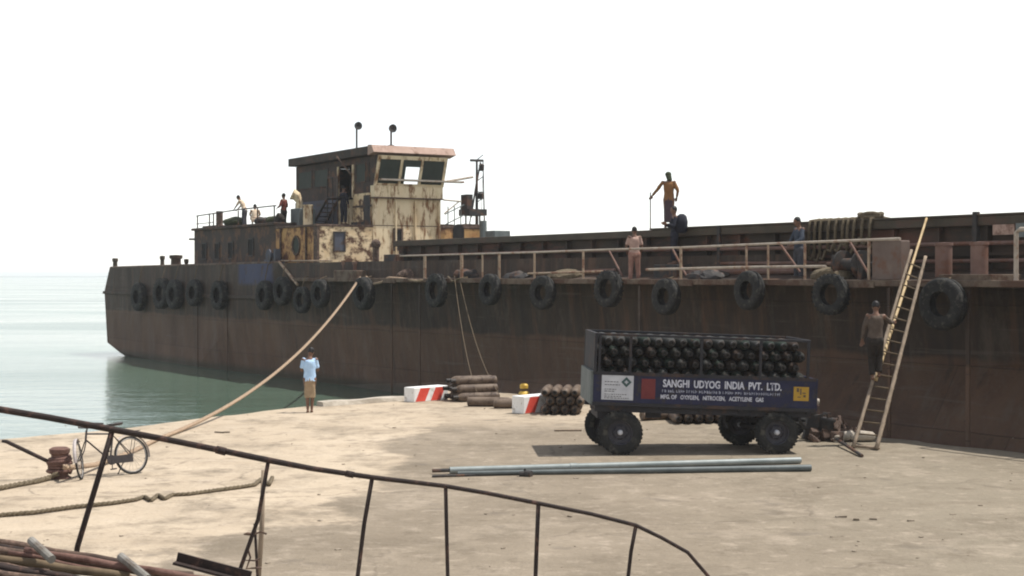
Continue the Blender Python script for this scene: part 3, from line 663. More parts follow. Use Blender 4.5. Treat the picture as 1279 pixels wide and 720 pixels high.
# mast on the deckhouse roof, far side
mx = -11.0; a = SU(596,200,mx); b = SU(596,266,mx)
mb = MB(); mb.tube([(mx,a.y,RZ+.03),(mx,a.y,a.z)], [.08,.05]); mb.tube([(mx,a.y+.42,RZ+.03),(mx,a.y+.34,a.z-.05)], [.035,.025])
for q in range(6): mb.tube([(mx,a.y,6.5+q*.5),(mx,a.y+.40-.01*q,6.5+q*.5+(.25 if q % 2 else 0))], .022, 6)
mb.tube([(mx,a.y-.42,RZ+.1),(mx,a.y,8.1)], .028)
c = SU(588,201,mx); d = SU(604,201,mx)
mb.tube([(mx,c.y,a.z-.03),(mx,d.y,a.z-.02)], .06); mb.tube([(mx,d.y-.15,a.z-.1),(mx,a.y,a.z-1.1)], .035)
mb.tube([(mx,a.y,7.9),(mx,a.y-.3,6.3)], .03)
c = SU(580,262,mx); d = SU(602,262,mx); mb.bb(mx-.5,mx+.5,c.y,d.y,c.z-.28,c.z+.02); mb.bb(mx-.3,mx+.3,c.y,c.y+.3,c.z,c.z+.7)
for y in (c.y+.1,d.y-.1): mb.tube([(mx,y,RZ),(mx,y,c.z-.2)], .04)
mt = mb.build('signal_mast', M['dark_steel'], ship)
mb = MB(); e = SU(602,209,mx); mb.lathe([(.0,-.16),(.12,-.14),(.13,.1),(.05,.16),(.0,.17)], 12, 'Z', (mx,e.y,e.z)); e = SU(601,245,mx); mb.lathe([(.0,-.16),(.15,-.14),(.16,.1),(.05,.2),(.0,.21)], 12, 'Z', (mx,e.y,e.z)); mb.tube([(mx,e.y,e.z),(mx,a.y,e.z-.1)], .035); mb.build('lamp', M['dark_steel'], mt)
mb = MB(); e = SU(604,210,mx); mb.tube([(mx,e.y,e.z),(mx,e.y-.1,RZ+.8)], .012); mb.build('stay_wire', M['dark_steel'], mt)
mb = MB()
for py, dz in ((262,.0),(275,0)):
    mb.tube([SU(556,py+6,-9), SU(580,py-6,-9)], .025)
for px in (560,568,576): mb.tube([SU(px,258,-9), (-9,SU(px,258,-9).y,RZ)], .025)
mb.build('roof_railing', M['grey_green'], ship)
mb = MB(); p = SU(566,270,-9.5)
for i in range(9): mb.box((-9.2+.1*random.random(), SU(552+6*i,275,-9.3).y, RZ+.06+.05*random.random()), (.35,.35,.12+.1*random.random()))
mb.build('roof_clutter', M['rusty'], ship)
a = SV(618,290,7.6); mb = MB(); mb.bb(a.x-.3,a.x+.5,7.3,8.1,DECK+.02,a.z+.05,.03); mb.build('deck_locker', M['grey_green'], ship)
a = SU(604,276,UF+.4); mb = MB(); mb.tube([(UF+.4,a.y,DECK),(UF+.4,a.y,a.z)], .16, 12); mb.build('vent_pipe', M['grey_green'], ship)
# clutter at the foot of the house: winch, fairlead, vent, pipes
a = SV(390,338,.35); mb = MB(); mb.lathe([(.0,-.3),(.26,-.3),(.26,-.25),(.13,-.22),(.13,.22),(.26,.25),(.26,.3),(.0,.3)], 16, 'Y', (a.x,.5,a.z)); mb.bb(a.x-.4,a.x+.4,.15,.85,DECK,DECK+.2); smooth_angle(mb.build('capstan', M['rail_white'], ship))
a, b = SV(420,338,.1), SV(449,349,.1); mb = MB(); mb.bb(a.x,b.x,-.02,.5,DECK+.0,a.z,.03); mb.build('fairlead', M['ledge'], ship)
mb = MB(); a = SV(434,334,.5); mb.lathe([(.0,DECK+.0),(.2,DECK+.0),(.2,4.0),(.24,4.05),(.24,4.12),(.0,4.14)], 14, c=(a.x,.5,0)); mb.lathe([(.0,DECK+.0),(.2,DECK+.0),(.2,4.0),(.24,4.05),(.24,4.12),(.0,4.14)], 14, c=(a.x+1.0,.5,0)); smooth_angle(mb.build('bollard_pair', M['bitt'], ship))
a = SV(470,305,1.0); mb = MB(); mb.tube([(a.x,1.0,DECK),(a.x,1.0,a.z)], .13, 10); mb.sphere((a.x,1.0,a.z),.2,2); mb.build('vent_post', M['rusty'], ship)
mb = MB(); a = SV(488,322,1.1); mb.bb(a.x-.6,a.x+.5,1.1,2.2,DECK,DECK+1.05,.03); mb.build('hatch_box', M['dark_steel'], ship)
mb = MB(); a = SV(343,318,.3); mb.lathe([(.0,-.35),(.3,-.35),(.3,-.28),(.14,-.25),(.14,.25),(.3,.28),(.3,.35),(.0,.35)], 16, 'Y', (a.x,.35,4.45)); mb.bb(a.x-.7,a.x+.6,.1,.55,4.14,4.3); mb.bb(a.x+.5,a.x+.7,.05,.3,4.14,4.75); mb.build('towing_winch', M['house_blue'], ship)
mb = MB(); mb.tube([SV(352,326,.3), SV(415,326,.3)], .035); mb.tube([SV(372,326,.3),SV(372,350,.3)], .035); mb.build('side_rail', M['rail_tan'], ship)
# stern bollards
for px, w, pyt in ((144,.17,323), (203,.14,320), (220,.34,319), (233,.12,324)):
    a = SV(px,pyt,.5); mb = MB(); mb.lathe([(.0,4.0),(w*.8,4.0),(w*.75,a.z-.2),(w,a.z-.16),(w,a.z),(.0,a.z+.02)], 14, c=(a.x,.5,0)); smooth_angle(mb.build('stern_bollard', M['olive'], ship))
# aft roof railing and pipes
TR = RZ+.24
rp = [247, 262, 267, 298, 322, 343]
mb = MB(); mb.tube([SV(246,270,.7), SV(266,267,.7), SV(298,262,.7), SV(345,257,.7)], .03)
mb.tube([SV(246,280,.7), SV(266,278,.7)], .02)
for px in rp: a = SV(px,300,.7); b = SV(px,262,.7); mb.tube([(a.x,.7,TR-.02),(a.x,.7,SV(px,270-(px-246)*.13,.7).z)], .035)
mb.build('roof_rail', M['dark_steel'], ship)
mb = MB(); a = SV(274.5,264,.9); mb.tube([(a.x,.9,TR-.02),(a.x,.9,a.z)], .17, 12); mb.build('exhaust_pipe', M['rusty'], ship)
mb = MB(); mb.tube([SV(244,299,V1), SV(237,299,V1)], .05); mb.build('side_light', M['dark_steel'], ship)
mb = MB(); a = SV(363,282,1.6); b = SV(374,260,1.6); mb.bb(a.x,b.x,1.6,2.4,RZ,b.z,.03); mb.build('roof_tank', M['grey_green'], ship)
mb = MB(); a = SV(369,262,1.7); mb.tube([(a.x,1.9,a.z-.3),(a.x,1.9,a.z+.35),(a.x-.05,1.8,a.z+.6),(a.x-.12,1.6,a.z+.7)], [.15,.15,.22,.27], 12); mb.build('cowl_vent', M['cream'], ship)
mb = MB(); a = SV(382.5,256,1.6); mb.lathe([(.0,RZ),(.22,RZ),(.22,a.z-.05),(.25,a.z-.05),(.25,a.z),(.0,a.z)], 14, c=(a.x,1.7,0)); smooth_angle(mb.build('vent_drum', M['cream'], ship))

def roof_heap(px, w, h, v, m, name):
    c = SV(px,282,v); mb = MB(); mb.sphere((c.x,v,TR+h*.42), (w/2,w*.35,h*.58), 3)
    for q in mb.bm.verts: q.co += Vector((noise.noise(q.co*3.1), noise.noise(q.co*2.7+Vector((3,1,2))), .6*noise.noise(q.co*4.3)))*.12
    return mb.build(name, m, ship)
roof_heap(294,1.5,.45,1.1,M['green_tarp'],'tarpaulin_heap'); roof_heap(328,.9,.32,1.0,M['dark_steel'],'gear_heap'); roof_heap(339,.8,.36,1.2,M['green_tarp'],'tarpaulin_heap'); roof_heap(349,.6,.45,1.0,M['c_dkbrown'],'gear_heap')
mb = MB(); a = SV(262,282,.8); mb.bb(a.x-.9,a.x+1.3,.75,1.5,TR-.01,TR+.10,.02); mb.build('roof_plank', M['rusty'], ship)
for px in (351, 383):
    a = SV(px,318,V1-.04); mb = MB(); mb.tube([(a.x,V1-.06,DECK+.02),(a.x,V1-.06,RZ-.08)], .05, 8); mb.build('downpipe', M['rusty'], ship)

# ------------------------------------------------------------------ tyre fenders
def tyre_prof(Ro, w, hole=.56):
    ri = Ro*hole
    return [(ri,-w*.36),(ri*1.04,-w*.46),(Ro*.80,-w*.53),(Ro*.93,-w*.47),(Ro*.985,-w*.36),(Ro,-w*.2),(Ro,-w*.06),(Ro*.975,-w*.05),(Ro*.975,w*.05),(Ro,w*.06),(Ro,w*.2),(Ro*.985,w*.36),(Ro*.93,w*.47),(Ro*.80,w*.53),(ri*1.04,w*.46),(ri,w*.36),(ri*1.1,w*.3),(Ro*.88,w*.34),(Ro*.93,0),(Ro*.88,-w*.34),(ri*1.1,-w*.3)]
def add_lugs(mb, Ro, w, n=30):
    for k in range(n):
        t = 2*math.pi*k/n
        for s in (-1,1):
            mb.box((Ro*.985*math.cos(t+.06*s), s*w*.36, Ro*.985*math.sin(t+.06*s)), (Ro*.06, w*.2, Ro*.10), Matrix.Rotation(-t,3,'Y'))
mb = MB(); mb.lathe(tyre_prof(1.0,.50,.47), 40, 'Y', closed=True)
ty0 = smooth_angle(mb.build('tyre_fender', M['rubber']), 50)
mb = MB(); mb.lathe(tyre_prof(1.0,.46,.53), 40, 'Y', closed=True); add_lugs(mb, 1.0, .46, 26); tq = smooth_angle(mb.build('tyre_fender', M['rubber']), 50); ty1 = tq.data; bpy.data.objects.remove(tq)
tyres = [
 (176,371,36,'worn black tyre hung at the stern, nearest the water end of the barge'),
 (205,367,38,'black tyre hung on the quarter below the small bollards, second from the stern'),
 (221,368,38,'black tyre overlapping its neighbours, middle one of the crowded stern cluster'),
 (245,366,34,'shorter black tyre at the bow-side end of the crowded stern cluster'),
 (276,369,36,'lone black tyre hung just aft of the faded blue paint patch'),
 (333,369,38,'black tyre hung under the blue paint patch of the hull'),
 (355,364,37,'black tyre hung under the slanting tan brace of the raised quarter'),
 (379,375,33,'lowest hanging small black tyre below the ochre deckhouse corner'),
 (402,367,36,'black tyre hung just left of where the mooring rope leaves the deck'),
 (457,367,42,'black tyre hung just right of the mooring rope below the cream wheelhouse front'),
 (547,363,42,'black tyre hung left of the two thin lines dropping to the quay'),
 (614,362,40,'pale faced tyre hung between the two thin lines and the mid hull'),
 (680,366,43,'black tyre hung next left of the one at the feet of the man in pink'),
 (762,361,46,'black tyre hung at the feet of the man in pink'),
 (834,371,46,'black tyre hung below the two men on the hold and above the gas trailer'),
 (938,363,50,'big black tyre hung above the right half of the gas trailer'),
 (1040,368,53,'big black tyre hung just left of the bamboo ladder'),
 (1181,380,66,'largest black tyre, hung just right of the ladder below the twin bitts')]
ty0_data = ty0.data
first = True
for px, py, hp, lab in tyres:
    c = SV(px, py, -.2); t = c-Vector((CXL,CYL,0)); Yd = W(c).y
    r = hp*Yd/F/2
    o = ty0 if first else ty0.copy()
    if not first: COL.objects.link(o)
    first = False
    if tyres.index((px,py,hp,lab)) % 3 == 1: o.data = ty1
    else: o.data = ty0_data
    o.scale = (r*random.uniform(.94,1.0), r*random.uniform(.95,1.12), r); o.location = W(c.x, -.07-.27*r*1.05-.02, c.z)
    o.rotation_euler = (R(random.uniform(-3,3)), R(random.uniform(0,90)), SHIP_ROT+R(random.uniform(2,10)))
    tag(o, lab, 'tyre', 'tyre fenders hung along the side of the barge')
    rp_ = MB(); zt = DECK+.2 if px > 360 else 4.12
    yy = -.02/ r
    # rope runs from the deck edge round the tyre's top; built upright, so undo the spin of the tyre
    rp_.tube([W(c.x,.05,zt), W(c.x,-.12,zt-.05), W(c.x+.02,-.14-.2*r,c.z+r*1.02), W(c.x+.04,-.22*r-.12,c.z+r*.62)], .022, 6)
    if zt-(c.z+r) > -.3:
        ro = rp_.build('hanging_rope', M['hose'], o)
        bpy.context.view_layer.update(); ro.matrix_parent_inverse = o.matrix_world.inverted()
    else: rp_.bm.free()

# ------------------------------------------------------------------ ropes
def catenary(a, b, sag, n=24):
    return [a.lerp(b, i/(n-1))-Vector((0,0,sag*4*(i/(n-1))*(1-i/(n-1)))) for i in range(n)]
def twisted(mb, pts, r, n=3, pitch=.35):
    # a laid rope: three strands wound round each other
    seg = resample([Vector(p) for p in pts], max(12, int(sum((b-a).length for a, b in zip(pts, pts[1:]))/(pitch/5))))
    L = 0; strands = [[] for _ in range(n)]
    for i, p in enumerate(seg):
        d = seg[min(i+1, len(seg)-1)]-seg[max(i-1, 0)]; a, b = frame_of(d)
        if i: L += (p-seg[i-1]).length
        for k in range(n):
            t = 2*math.pi*(L/pitch+k/n); strands[k].append(p+(a*math.cos(t)+b*math.sin(t))*r*.52)
    for s_ in strands: mb.tube(s_, r*.56, 6)
fl = W(SV(450,347,-.03)); td = G(217,541,.05)
mb = MB()
pts = catenary(fl, td, .75, 26)+[G(196,549,.05), G(168,563,.05), G(140,574,.06), G(118,581,.1), G(96,584,.2), G(80,584,.28)]
twisted(mb, pts, .048); tag(mb.build('mooring_rope', M['rope'], smooth=True), 'thick tan mooring rope slanting from the barge deck down to the quay', 'rope')
mb = MB(); pts = [G(72,592,.12), G(62,597,.05), G(45,602,.04), G(22,606,.04), G(-8,612,.04), G(-60,622,.04)]
twisted(mb, pts, .05); tag(mb.build('rope_tail', M['rope_old'], smooth=True), 'short brown rope running left along the ground from the bollard', 'rope')
mb = MB(); pts = [G(x,y,.035) for x, y in [(-30,648),(0,644),(40,641),(90,634),(140,629),(168,625),(180,621),(188,626),(197,619),(205,624),(214,619),(235,618),(270,613),(300,609),(318,606),(326,599),(336,606),(340,597)]]
twisted(mb, pts, .036, 3, .26); tag(mb.build('ground_rope', M['rope_old'], smooth=True), 'dark knotted rope lying across the sandy ground in front of the bicycle', 'rope')
for (a, b, lab) in (((568,345),(596,478),'thin line hanging from the railing to the quay, left of its pair'), ((575,350),(623,479),'thin line hanging from the railing to the quay, right of its pair')):
    A = W(SV(*a,-.03)); B = G(b[0],b[1]+12,.3); mb = MB(); mb.tube(catenary(A, B, .5, 16), .012, 6)
    tag(mb.build('thin_line', M['hose'], smooth=True), lab, 'rope', 'thin lines hanging from the barge')
# coil of rope thrown over the coaming
mb = MB()
for i, px in enumerate([1012, 1019, 1026, 1036, 1045, 1054, 1060, 1068, 1078, 1088]):
    x = SV(px,285,CV-.28).x; d = random.uniform(.3,.8); r = .042
    mb.tube([(x,CV-.32,4.75-d), (x+.02,CV-.32,4.8), (x+.03,CV-.29,5.0), (x+.05,CV,5.04), (x+.1,CV+.3,4.99), (x+.1,CV+.4,4.9)], r, 7)
    mb.tube([(x,CV-.32,4.75-d), (x+.12,CV-.33,4.70-d), (x+.22,CV-.31,4.8-d*.8)], r, 7)
x = SV(1090,272,CV).x
mb.tube([(x+.34*math.cos(t),CV-.05+.22*math.sin(t),5.07+.05*math.sin(t*1.5)+.02) for t in [i*.5 for i in range(26)]], .05, 7)
o = mb.build('rope_coil', M['rope_old'], smooth=True); o.location = (OX,OY,0); o.rotation_euler = (0,0,SHIP_ROT)
tag(o, 'old rope hung in loops over the rim of the barge hold', 'rope')

# ------------------------------------------------------------------ people
def limb(mb, pts, rs, n=10):
    mb.tube([Vector(p) for p in pts], rs, n)
    for p, r in zip(pts, rs): mb.sphere(p, r*.985, 2)
def remesh(mb, name, m, parent, vox, it=3):
    o = mb.build(name, m)
    md = o.modifiers.new('r', 'REMESH'); md.mode = 'VOXEL'; md.voxel_size = vox
    s_ = o.modifiers.new('s', 'SMOOTH'); s_.iterations = it; s_.factor = .5
    dg = bpy.context.evaluated_depsgraph_get(); dg.update()
    me = bpy.data.meshes.new_from_object(o.evaluated_get(dg)); me.name = name
    for p in me.polygons: p.use_smooth = True
    if not me.materials: me.materials.append(m)
    if 'cotton' in m.name:
        for v in me.vertices:
            q = v.co*9; v.co += Vector((noise.noise(q), noise.noise(q+Vector((7,1,3))), .3*noise.noise(q*2)))*.008
    o.modifiers.clear(); old = o.data; o.data = me; bpy.data.meshes.remove(old)
    o.parent = parent; return o
STAND = dict(P=(0,0,.90), C=(0,.0,1.20), N=(0,0,1.40), HD=(0,.02,1.56), LS=(-.162,0,1.36), RS=(.162,0,1.36), LE=(-.205,-.02,1.08), RE=(.205,-.02,1.08),
    LW=(-.24,.06,.84), RW=(.24,.06,.84), LH=(-.09,0,.86), RH=(.09,0,.86), LK=(-.10,.03,.48), RK=(.10,.03,.48), LA=(-.11,0,.08), RA=(.11,0,.08), FACE=(0,1,0), LF=(0,1,0), RF=(0,1,0))
def person(label, loc, rz, pose, shirt, lower, lower_kind='trousers', long_sleeve=False, scale=1.0, hair='short', extra=None, vox=.0105, grip=None):
    J = {k: Vector(v) for k, v in {**STAND, **pose}.items()}
    root = empty('person', loc, rz); root.scale = (scale,)*3; tag(root, label, 'person')
    side = (J['RS']-J['LS']).normalized()
    mb = MB()
    # torso
    hips = (J['LH']+J['RH'])/2; hw = (J['RH']-J['LH']).normalized()
    mb.loft([(hips-Vector((0,0,.06)),.10,.08,hw), (hips,.155,.105,hw), (J['P']+Vector((0,0,.08)),.14,.095,hw), (hips.lerp(J['C'],.55),.135,.09,side), (J['C'],.155,.105,side), (J['C'].lerp(J['N'],.6),.165,.10,side), (J['N']-Vector((0,0,.02)),.09,.07,side), (J['N']+Vector((0,0,.02)),.06,.055,side)], 14)
    up = (J['HD']-J['N']).normalized(); f = J['FACE'].normalized(); f = (f-up*f.dot(up)).normalized(); sd = f.cross(up)
    limb(mb, [J['N']-up*.04, J['HD']-up*.05], [.058,.052])
    h = J['HD']
    mb.loft([(h-up*.115+f*.03,.022,.025,sd), (h-up*.10+f*.02,.048,.058,sd), (h-up*.05+f*.01,.064,.084,sd), (h,.074,.095,sd), (h+up*.05,.074,.096,sd), (h+up*.09,.056,.075,sd), (h+up*.113,.02,.03,sd)], 14)
    mb.sphere(h+f*.098-up*.015, (.014,.014,.02), 1); mb.sphere(h+f*.092-up*.062, (.022,.012,.008), 1)          # nose, lips
    for s in (-1,1):
        mb.sphere(h+sd*.076*s-up*.005, (.014,.02,.03), 1)                                                    # ears
        mb.sphere(h+f*.082+sd*.03*s+up*.022, (.02,.014,.008), 1)                                               # brow
    for s, S, E_, Wr in ((-1,'LS','LE','LW'), (1,'RS','RE','RW')):
        limb(mb, [J['C'].lerp(J['N'],.7)+side*s*.08, J[S], J[S].lerp(J[E_],.5), J[E_]], [.06,.058,.046,.038]); limb(mb, [J[E_], J[E_].lerp(J[Wr],.35), J[Wr]], [.037,.037,.026])
        d = (J[Wr]-J[E_]).normalized(); a, b = frame_of(d, J['FACE'])
        palm = J[Wr]+d*.05
        mb.loft([(J[Wr]-d*.01,.026,.018,a), (J[Wr]+d*.03,.038,.016,a), (J[Wr]+d*.085,.042,.014,a), (J[Wr]+d*.098,.034,.010,a)], 10)
        for k, (off, ln) in enumerate(((-.031,.062), (-.0105,.075), (.0105,.07), (.031,.055))):
            p0 = J[Wr]+d*.085+a*off; p1 = p0+d*ln*.5+a*off*.12-b*.008; p2 = p1+d*ln*.35-b*ln*.35
            mb.tube([p0,p1,p2], [.0105,.0095,.008], 6)
        p0 = J[Wr]+d*.03-a*.03*s; p1 = p0+d*.03-a*.026*s; p2 = p1+d*.035-a*.004*s; mb.tube([p0,p1,p2], [.014,.0115,.0095], 6)
    for s, Hh, K, A, Ft in ((-1,'LH','LK','LA','LF'), (1,'RH','RK','RA','RF')):
        limb(mb, [J[Hh], J[Hh].lerp(J[K],.5), J[K]], [.088,.070,.052]); limb(mb, [J[K], J[K].lerp(J[A],.3), J[A]], [.050,.052,.034])
        ft = J[Ft].normalized(); an = J[A]; fs = ft.cross(Vector((0,0,1))).normalized(); z0 = Vector((0,0,-.045))
        mb.loft([(an-ft*.05+z0,.028,.03,fs), (an+z0*.8,.034,.038,fs), (an+ft*.07+z0*1.2,.042,.028,fs), (an+ft*.14+z0*1.3,.044,.02,fs), (an+ft*.185+z0*1.4,.03,.014,fs)], 10)
    body = remesh(mb, 'body', M['skin'], root, vox, 2)
    # eyes
    mb = MB()
    for s in (-1,1): mb.sphere(h+f*.084+sd*.03*s+up*.006, .011, 1)
    mb.build('eyes', M['eye'], root, True)
    # hair
    mb = MB()
    mb.loft([(h-f*.03-up*.035,.066,.074,sd), (h-f*.02+up*.01,.083,.086,sd), (h-f*.012+up*.055,.084,.098,sd), (h-f*.006+up*.10,.062,.08,sd), (h+up*.128,.022,.03,sd)], 12)
    if hair == 'scarf': mb.sphere(h-f*.01+up*.05, (.10,.11,.085), 2); mb.loft([(h+up*.0-f*.05,.08,.06,sd), (h-up*.16-f*.06,.09,.05,sd)], 10)
    remesh(mb, 'head_scarf' if hair == 'scarf' else 'hair', M['green_tarp'] if hair == 'scarf' else M['hair'], root, .012, 2)
    # shirt
    mb = MB()
    mb.loft([(hips-Vector((0,0,.05)),.166,.122,hw), (hips+Vector((0,0,.03)),.160,.115,hw), (hips.lerp(J['C'],.55),.148,.105,side), (J['C'],.166,.118,side), (J['C'].lerp(J['N'],.6),.160,.110,side), (J['N']-Vector((0,0,.03)),.085,.08,side)], 14)
    for s, S, E_, Wr in ((-1,'LS','LE','LW'), (1,'RS','RE','RW')):
        limb(mb, [J['C'].lerp(J['N'],.7)+side*s*.08, J[S], J[S].lerp(J[E_],.5)], [.062,.060,.052])
        e = J[S].lerp(J[E_], .80); mb.tube([J[S].lerp(J[E_],.5), e], [.056,.058], 10)
        if long_sleeve: limb(mb, [J[S].lerp(J[E_],.5), J[E_]], [.056,.050]); mb.tube([J[E_], J[E_].lerp(J[Wr],.88)], [.050,.040], 10)
    remesh(mb, 'shirt', shirt, root, .014, 2)
    # lower garment
    mb = MB()
    if lower_kind in ('trousers', 'shorts'):
        mb.loft([(hips-Vector((0,0,.10)),.14,.11,hw), (hips-Vector((0,0,.02)),.168,.122,hw), (hips+Vector((0,0,.06)),.160,.112,hw)], 14)
        for s, Hh, K, A in ((-1,'LH','LK','LA'), (1,'RH','RK','RA')):
            limb(mb, [J[Hh], J[Hh].lerp(J[K],.5), J[K]], [.104,.090,.076])
            if lower_kind == 'trousers': mb.tube([J[K], J[K].lerp(J[A],.5), J[K].lerp(J[A],.93)], [.076,.070,.064], 10)
            else: mb.tube([J[K].lerp(J[Hh],.2), J[K]-Vector((0,0,.10))], [.08,.085], 10)
    else:                                                            # wrapped lungi down to mid calf
        km = (J['LK']+J['RK'])/2; am = (J['LA']+J['RA'])/2; w = (J['RK']-J['LK']).length/2
        end = km.lerp(am, .75 if lower_kind == 'lungi' else .25)
        mb.loft([(hips+Vector((0,0,.06)),.148,.11,hw), (hips-Vector((0,0,.03)),.158,.122,hw), (hips.lerp(km,.5),.145,.115,hw), (km,.125+w*.3,.11,hw), (end,.12+w*.3,.105,hw)], 16)
    remesh(mb, {'trousers':'trousers','shorts':'shorts'}.get(lower_kind,'lungi'), lower, root, .014, 2)
    return root

# man on the quay, back to the camera, hands together in front
p = G(387,516)
person('man in light blue shirt and khaki wrap standing on the quay watching the barge', p, R(8), dict(LE=(-.205,.05,1.09), RE=(.205,.05,1.09), LW=(-.12,.26,1.08), RW=(.10,.26,1.10), LK=(-.06,.03,.48), RK=(.07,.05,.48), LA=(-.05,-.02,.08), RA=(.05,.04,.08), HD=(.03,.05,1.55), FACE=(.2,1,-.2)),
       M['c_ltblue'], M['c_khaki'], 'short_lungi', scale=1.02)
# man in pink on the side deck, turned aft
a = SV(793,350,.75); person('man in pale pink shirt and loose trousers on the side deck behind the railing', W(a.x,.75,DECK+.02), SHIP_ROT+R(60), dict(LE=(-.24,.05,1.08), LW=(-.2,.22,.95), RE=(.23,.03,1.07), RW=(.2,.15,.85), LA=(-.13,-.04,.08), RA=(.13,.06,.08)), M['c_pink'], M['c_rose'], 'trousers', scale=.98)
# man with pole on the coaming
a = SV(836,286,CV+.1)
orange_loc = W(a.x,CV+.1,5.0)
po = person('man in ochre shirt and head scarf on the hold rim leaning on a thin pole', orange_loc, R(-12), dict(LS=(-.19,.02,1.36), LE=(-.36,.12,1.15), LW=(-.52,.22,.98), RE=(.27,-.02,1.10), RW=(.22,.12,.92), HD=(-.02,.03,1.55), FACE=(-.5,1,-.1)), M['c_orange'], M['c_plum'], 'lungi', True, 1.0, 'scarf')
hand = orange_loc+Matrix.Rotation(R(-12),3,'Z') @ Vector((-.585,.27,.925))
mb = MB(); mb.tube([(0,0,-.98), (0,0,.1)], .018, 8); o = mb.build('pole', M['dark_steel']); o.location = hand+Vector((-.0,.0,.06)); tag(o, 'thin dark pole held upright on the hold rim', 'pole')
# man in navy with a sack on his back, on the ledge in front of the coaming
a = SV(843,340,1.25); navy = W(a.x,1.25,DECK+.55)
person('man in navy clothes with a dark bag standing in front of the hold', navy, SHIP_ROT+R(155), dict(LE=(-.24,.08,1.1), LW=(-.16,.26,1.16), RE=(.24,.08,1.1), RW=(.16,.26,1.16)), M['c_navy'], M['c_navy'], 'trousers', True, 1.0)
mb = MB(); mb.bb(a.x-.55,a.x+.55,.9,1.6,DECK+.02,DECK+.55,.03); mb.build('deck_step', M['dark_steel'], ship)
bm_ = MB(); bm_.loft([((0,0,-.27),.10,.07,(1,0,0)), ((0,0,-.22),.17,.12,(1,0,0)), ((0,0,.05),.19,.15,(1,0,0)), ((0,0,.22),.15,.11,(1,0,0)), ((0,0,.28),.06,.04,(1,0,0))], 14)
o = bm_.build('shoulder_bag', M['c_navy'], smooth=True); cam_r = Vector((1,0,0)); o.location = navy+Vector((.20,-.10,1.18)); o.rotation_euler = (0,0,R(30)); tag(o, 'dark rounded bag carried on the back of the man in navy', 'bag')
# man in slate blue under the rope loops
a = SV(999,340,1.2); person('man in slate blue shirt standing by the rope loops behind the railing', W(a.x,1.2,DECK+.02), SHIP_ROT+R(170), dict(LE=(-.24,.1,1.1), LW=(-.15,.25,1.0), RE=(.25,.08,1.09), RW=(.18,.22,.95), HD=(0,.06,1.55), FACE=(0,1,-.3)), M['c_blue'], M['c_dkgrey'], 'trousers', True, 1.03)
# men on the aft roof
a = SV(355,282,1.3); person('man in brick red shirt standing on the deckhouse roof beside the tank', W(a.x,1.3,RZ-.1), SHIP_ROT+R(120), dict(LE=(-.27,.02,1.1), LW=(-.2,.2,1.02), RE=(.27,.02,1.1), RW=(.2,.2,1.0)), M['c_red'], M['c_dkbrown'], 'trousers', True, 1.0)
a = SV(306,285,1.3)
person('man in cream top and grey trousers leaning over the roof rail', W(a.x,1.3,TR-.1), R(75), dict(P=(0,0,.84), LH=(-.09,0,.82), RH=(.09,0,.82), C=(0,.10,1.14), N=(0,.22,1.33), HD=(0,.32,1.45), LS=(-.18,.19,1.29), RS=(.18,.19,1.29), LE=(-.22,.32,1.06), RE=(.22,.32,1.06), LW=(-.18,.45,.92), RW=(.18,.45,.92), FACE=(0,1,-.6)), M['c_cream'], M['c_dkgrey'], 'trousers', scale=1.0)
a = SV(319,285,1.6)
person('man in cream squatting on the roof beside the leaning man', W(a.x,1.6,TR), SHIP_ROT+R(70), dict(P=(0,-.1,.26), LH=(-.09,-.1,.26), RH=(.09,-.1,.26), C=(0,.02,.56), N=(0,.12,.76), HD=(0,.18,.91), LS=(-.18,.10,.72), RS=(.18,.10,.72), LE=(-.24,.24,.52), RE=(.24,.24,.52), LW=(-.1,.42,.45), RW=(.1,.42,.45), LK=(-.16,.28,.42), RK=(.16,.28,.42), LA=(-.12,.05,.08), RA=(.12,.05,.08)), M['c_cream'], M['c_cream'], 'shorts')
# dark figure on the wheelhouse stair
a = SV(430,240,v2-.4); person('man in dark blue clothes standing at the wheelhouse side door', W(a.x,v2-.42,RZ+.10), SHIP_ROT+R(20), dict(LE=(-.22,.1,1.1), LW=(-.16,.28,1.12), RE=(.24,.0,1.08)), M['c_navy'], M['c_navy'], 'trousers', True, 1.02)

# ------------------------------------------------------------------ bamboo ladder and the man on it
L0, R0 = G(1067,561), G(1096,563)
top_c = SV(1150,318,-.16); Lt, Rt = W(SV(1138,318,-.16)), W(SV(1161,324,-.10))
Lt = W(top_c.x-.22,-.20,top_c.z+.1); Rt = W(top_c.x+.20,-.20,top_c.z-.05)
# keep rails parallel: centre line from the foot to the gunwale
lad = empty('ladder', (L0+R0)/2); tag(lad, 'wooden ladder leaning from the quay against the barge', 'ladder')
base = lad.location.copy()
def bamboo(mb, a, b, r0, r1, nodes=9):
    n = nodes*3+1; pts = [a.lerp(b, i/(n-1)) for i in range(n)]
    mb.tube(pts, [(r0+(r1-r0)*i/(n-1))*(1.14 if i % 3 == 0 else 1.0) for i in range(n)], 8)
def rel(p): return p-base
mb = MB(); bamboo(mb, rel(L0)+Vector((0,0,.03)), rel(Lt), .040, .030); mb.build('rail', M['wood_pale'], lad, True)
mb = MB(); bamboo(mb, rel(R0)+Vector((0,0,.03)), rel(Rt), .046, .034); mb.build('rail', M['wood_pale'], lad, True)
for k in range(17):
    t = .012+k*.0575
    a, b = rel(L0.lerp(Lt, t)), rel(R0.lerp(Rt, t)); d = (b-a).normalized()*.05
    mb = MB(); mb.tube([a-d, b+d], .032 if k == 0 else .017, 8); mb.build('rung', M['wood_pale' if k == 0 else 'hose'], lad, True)
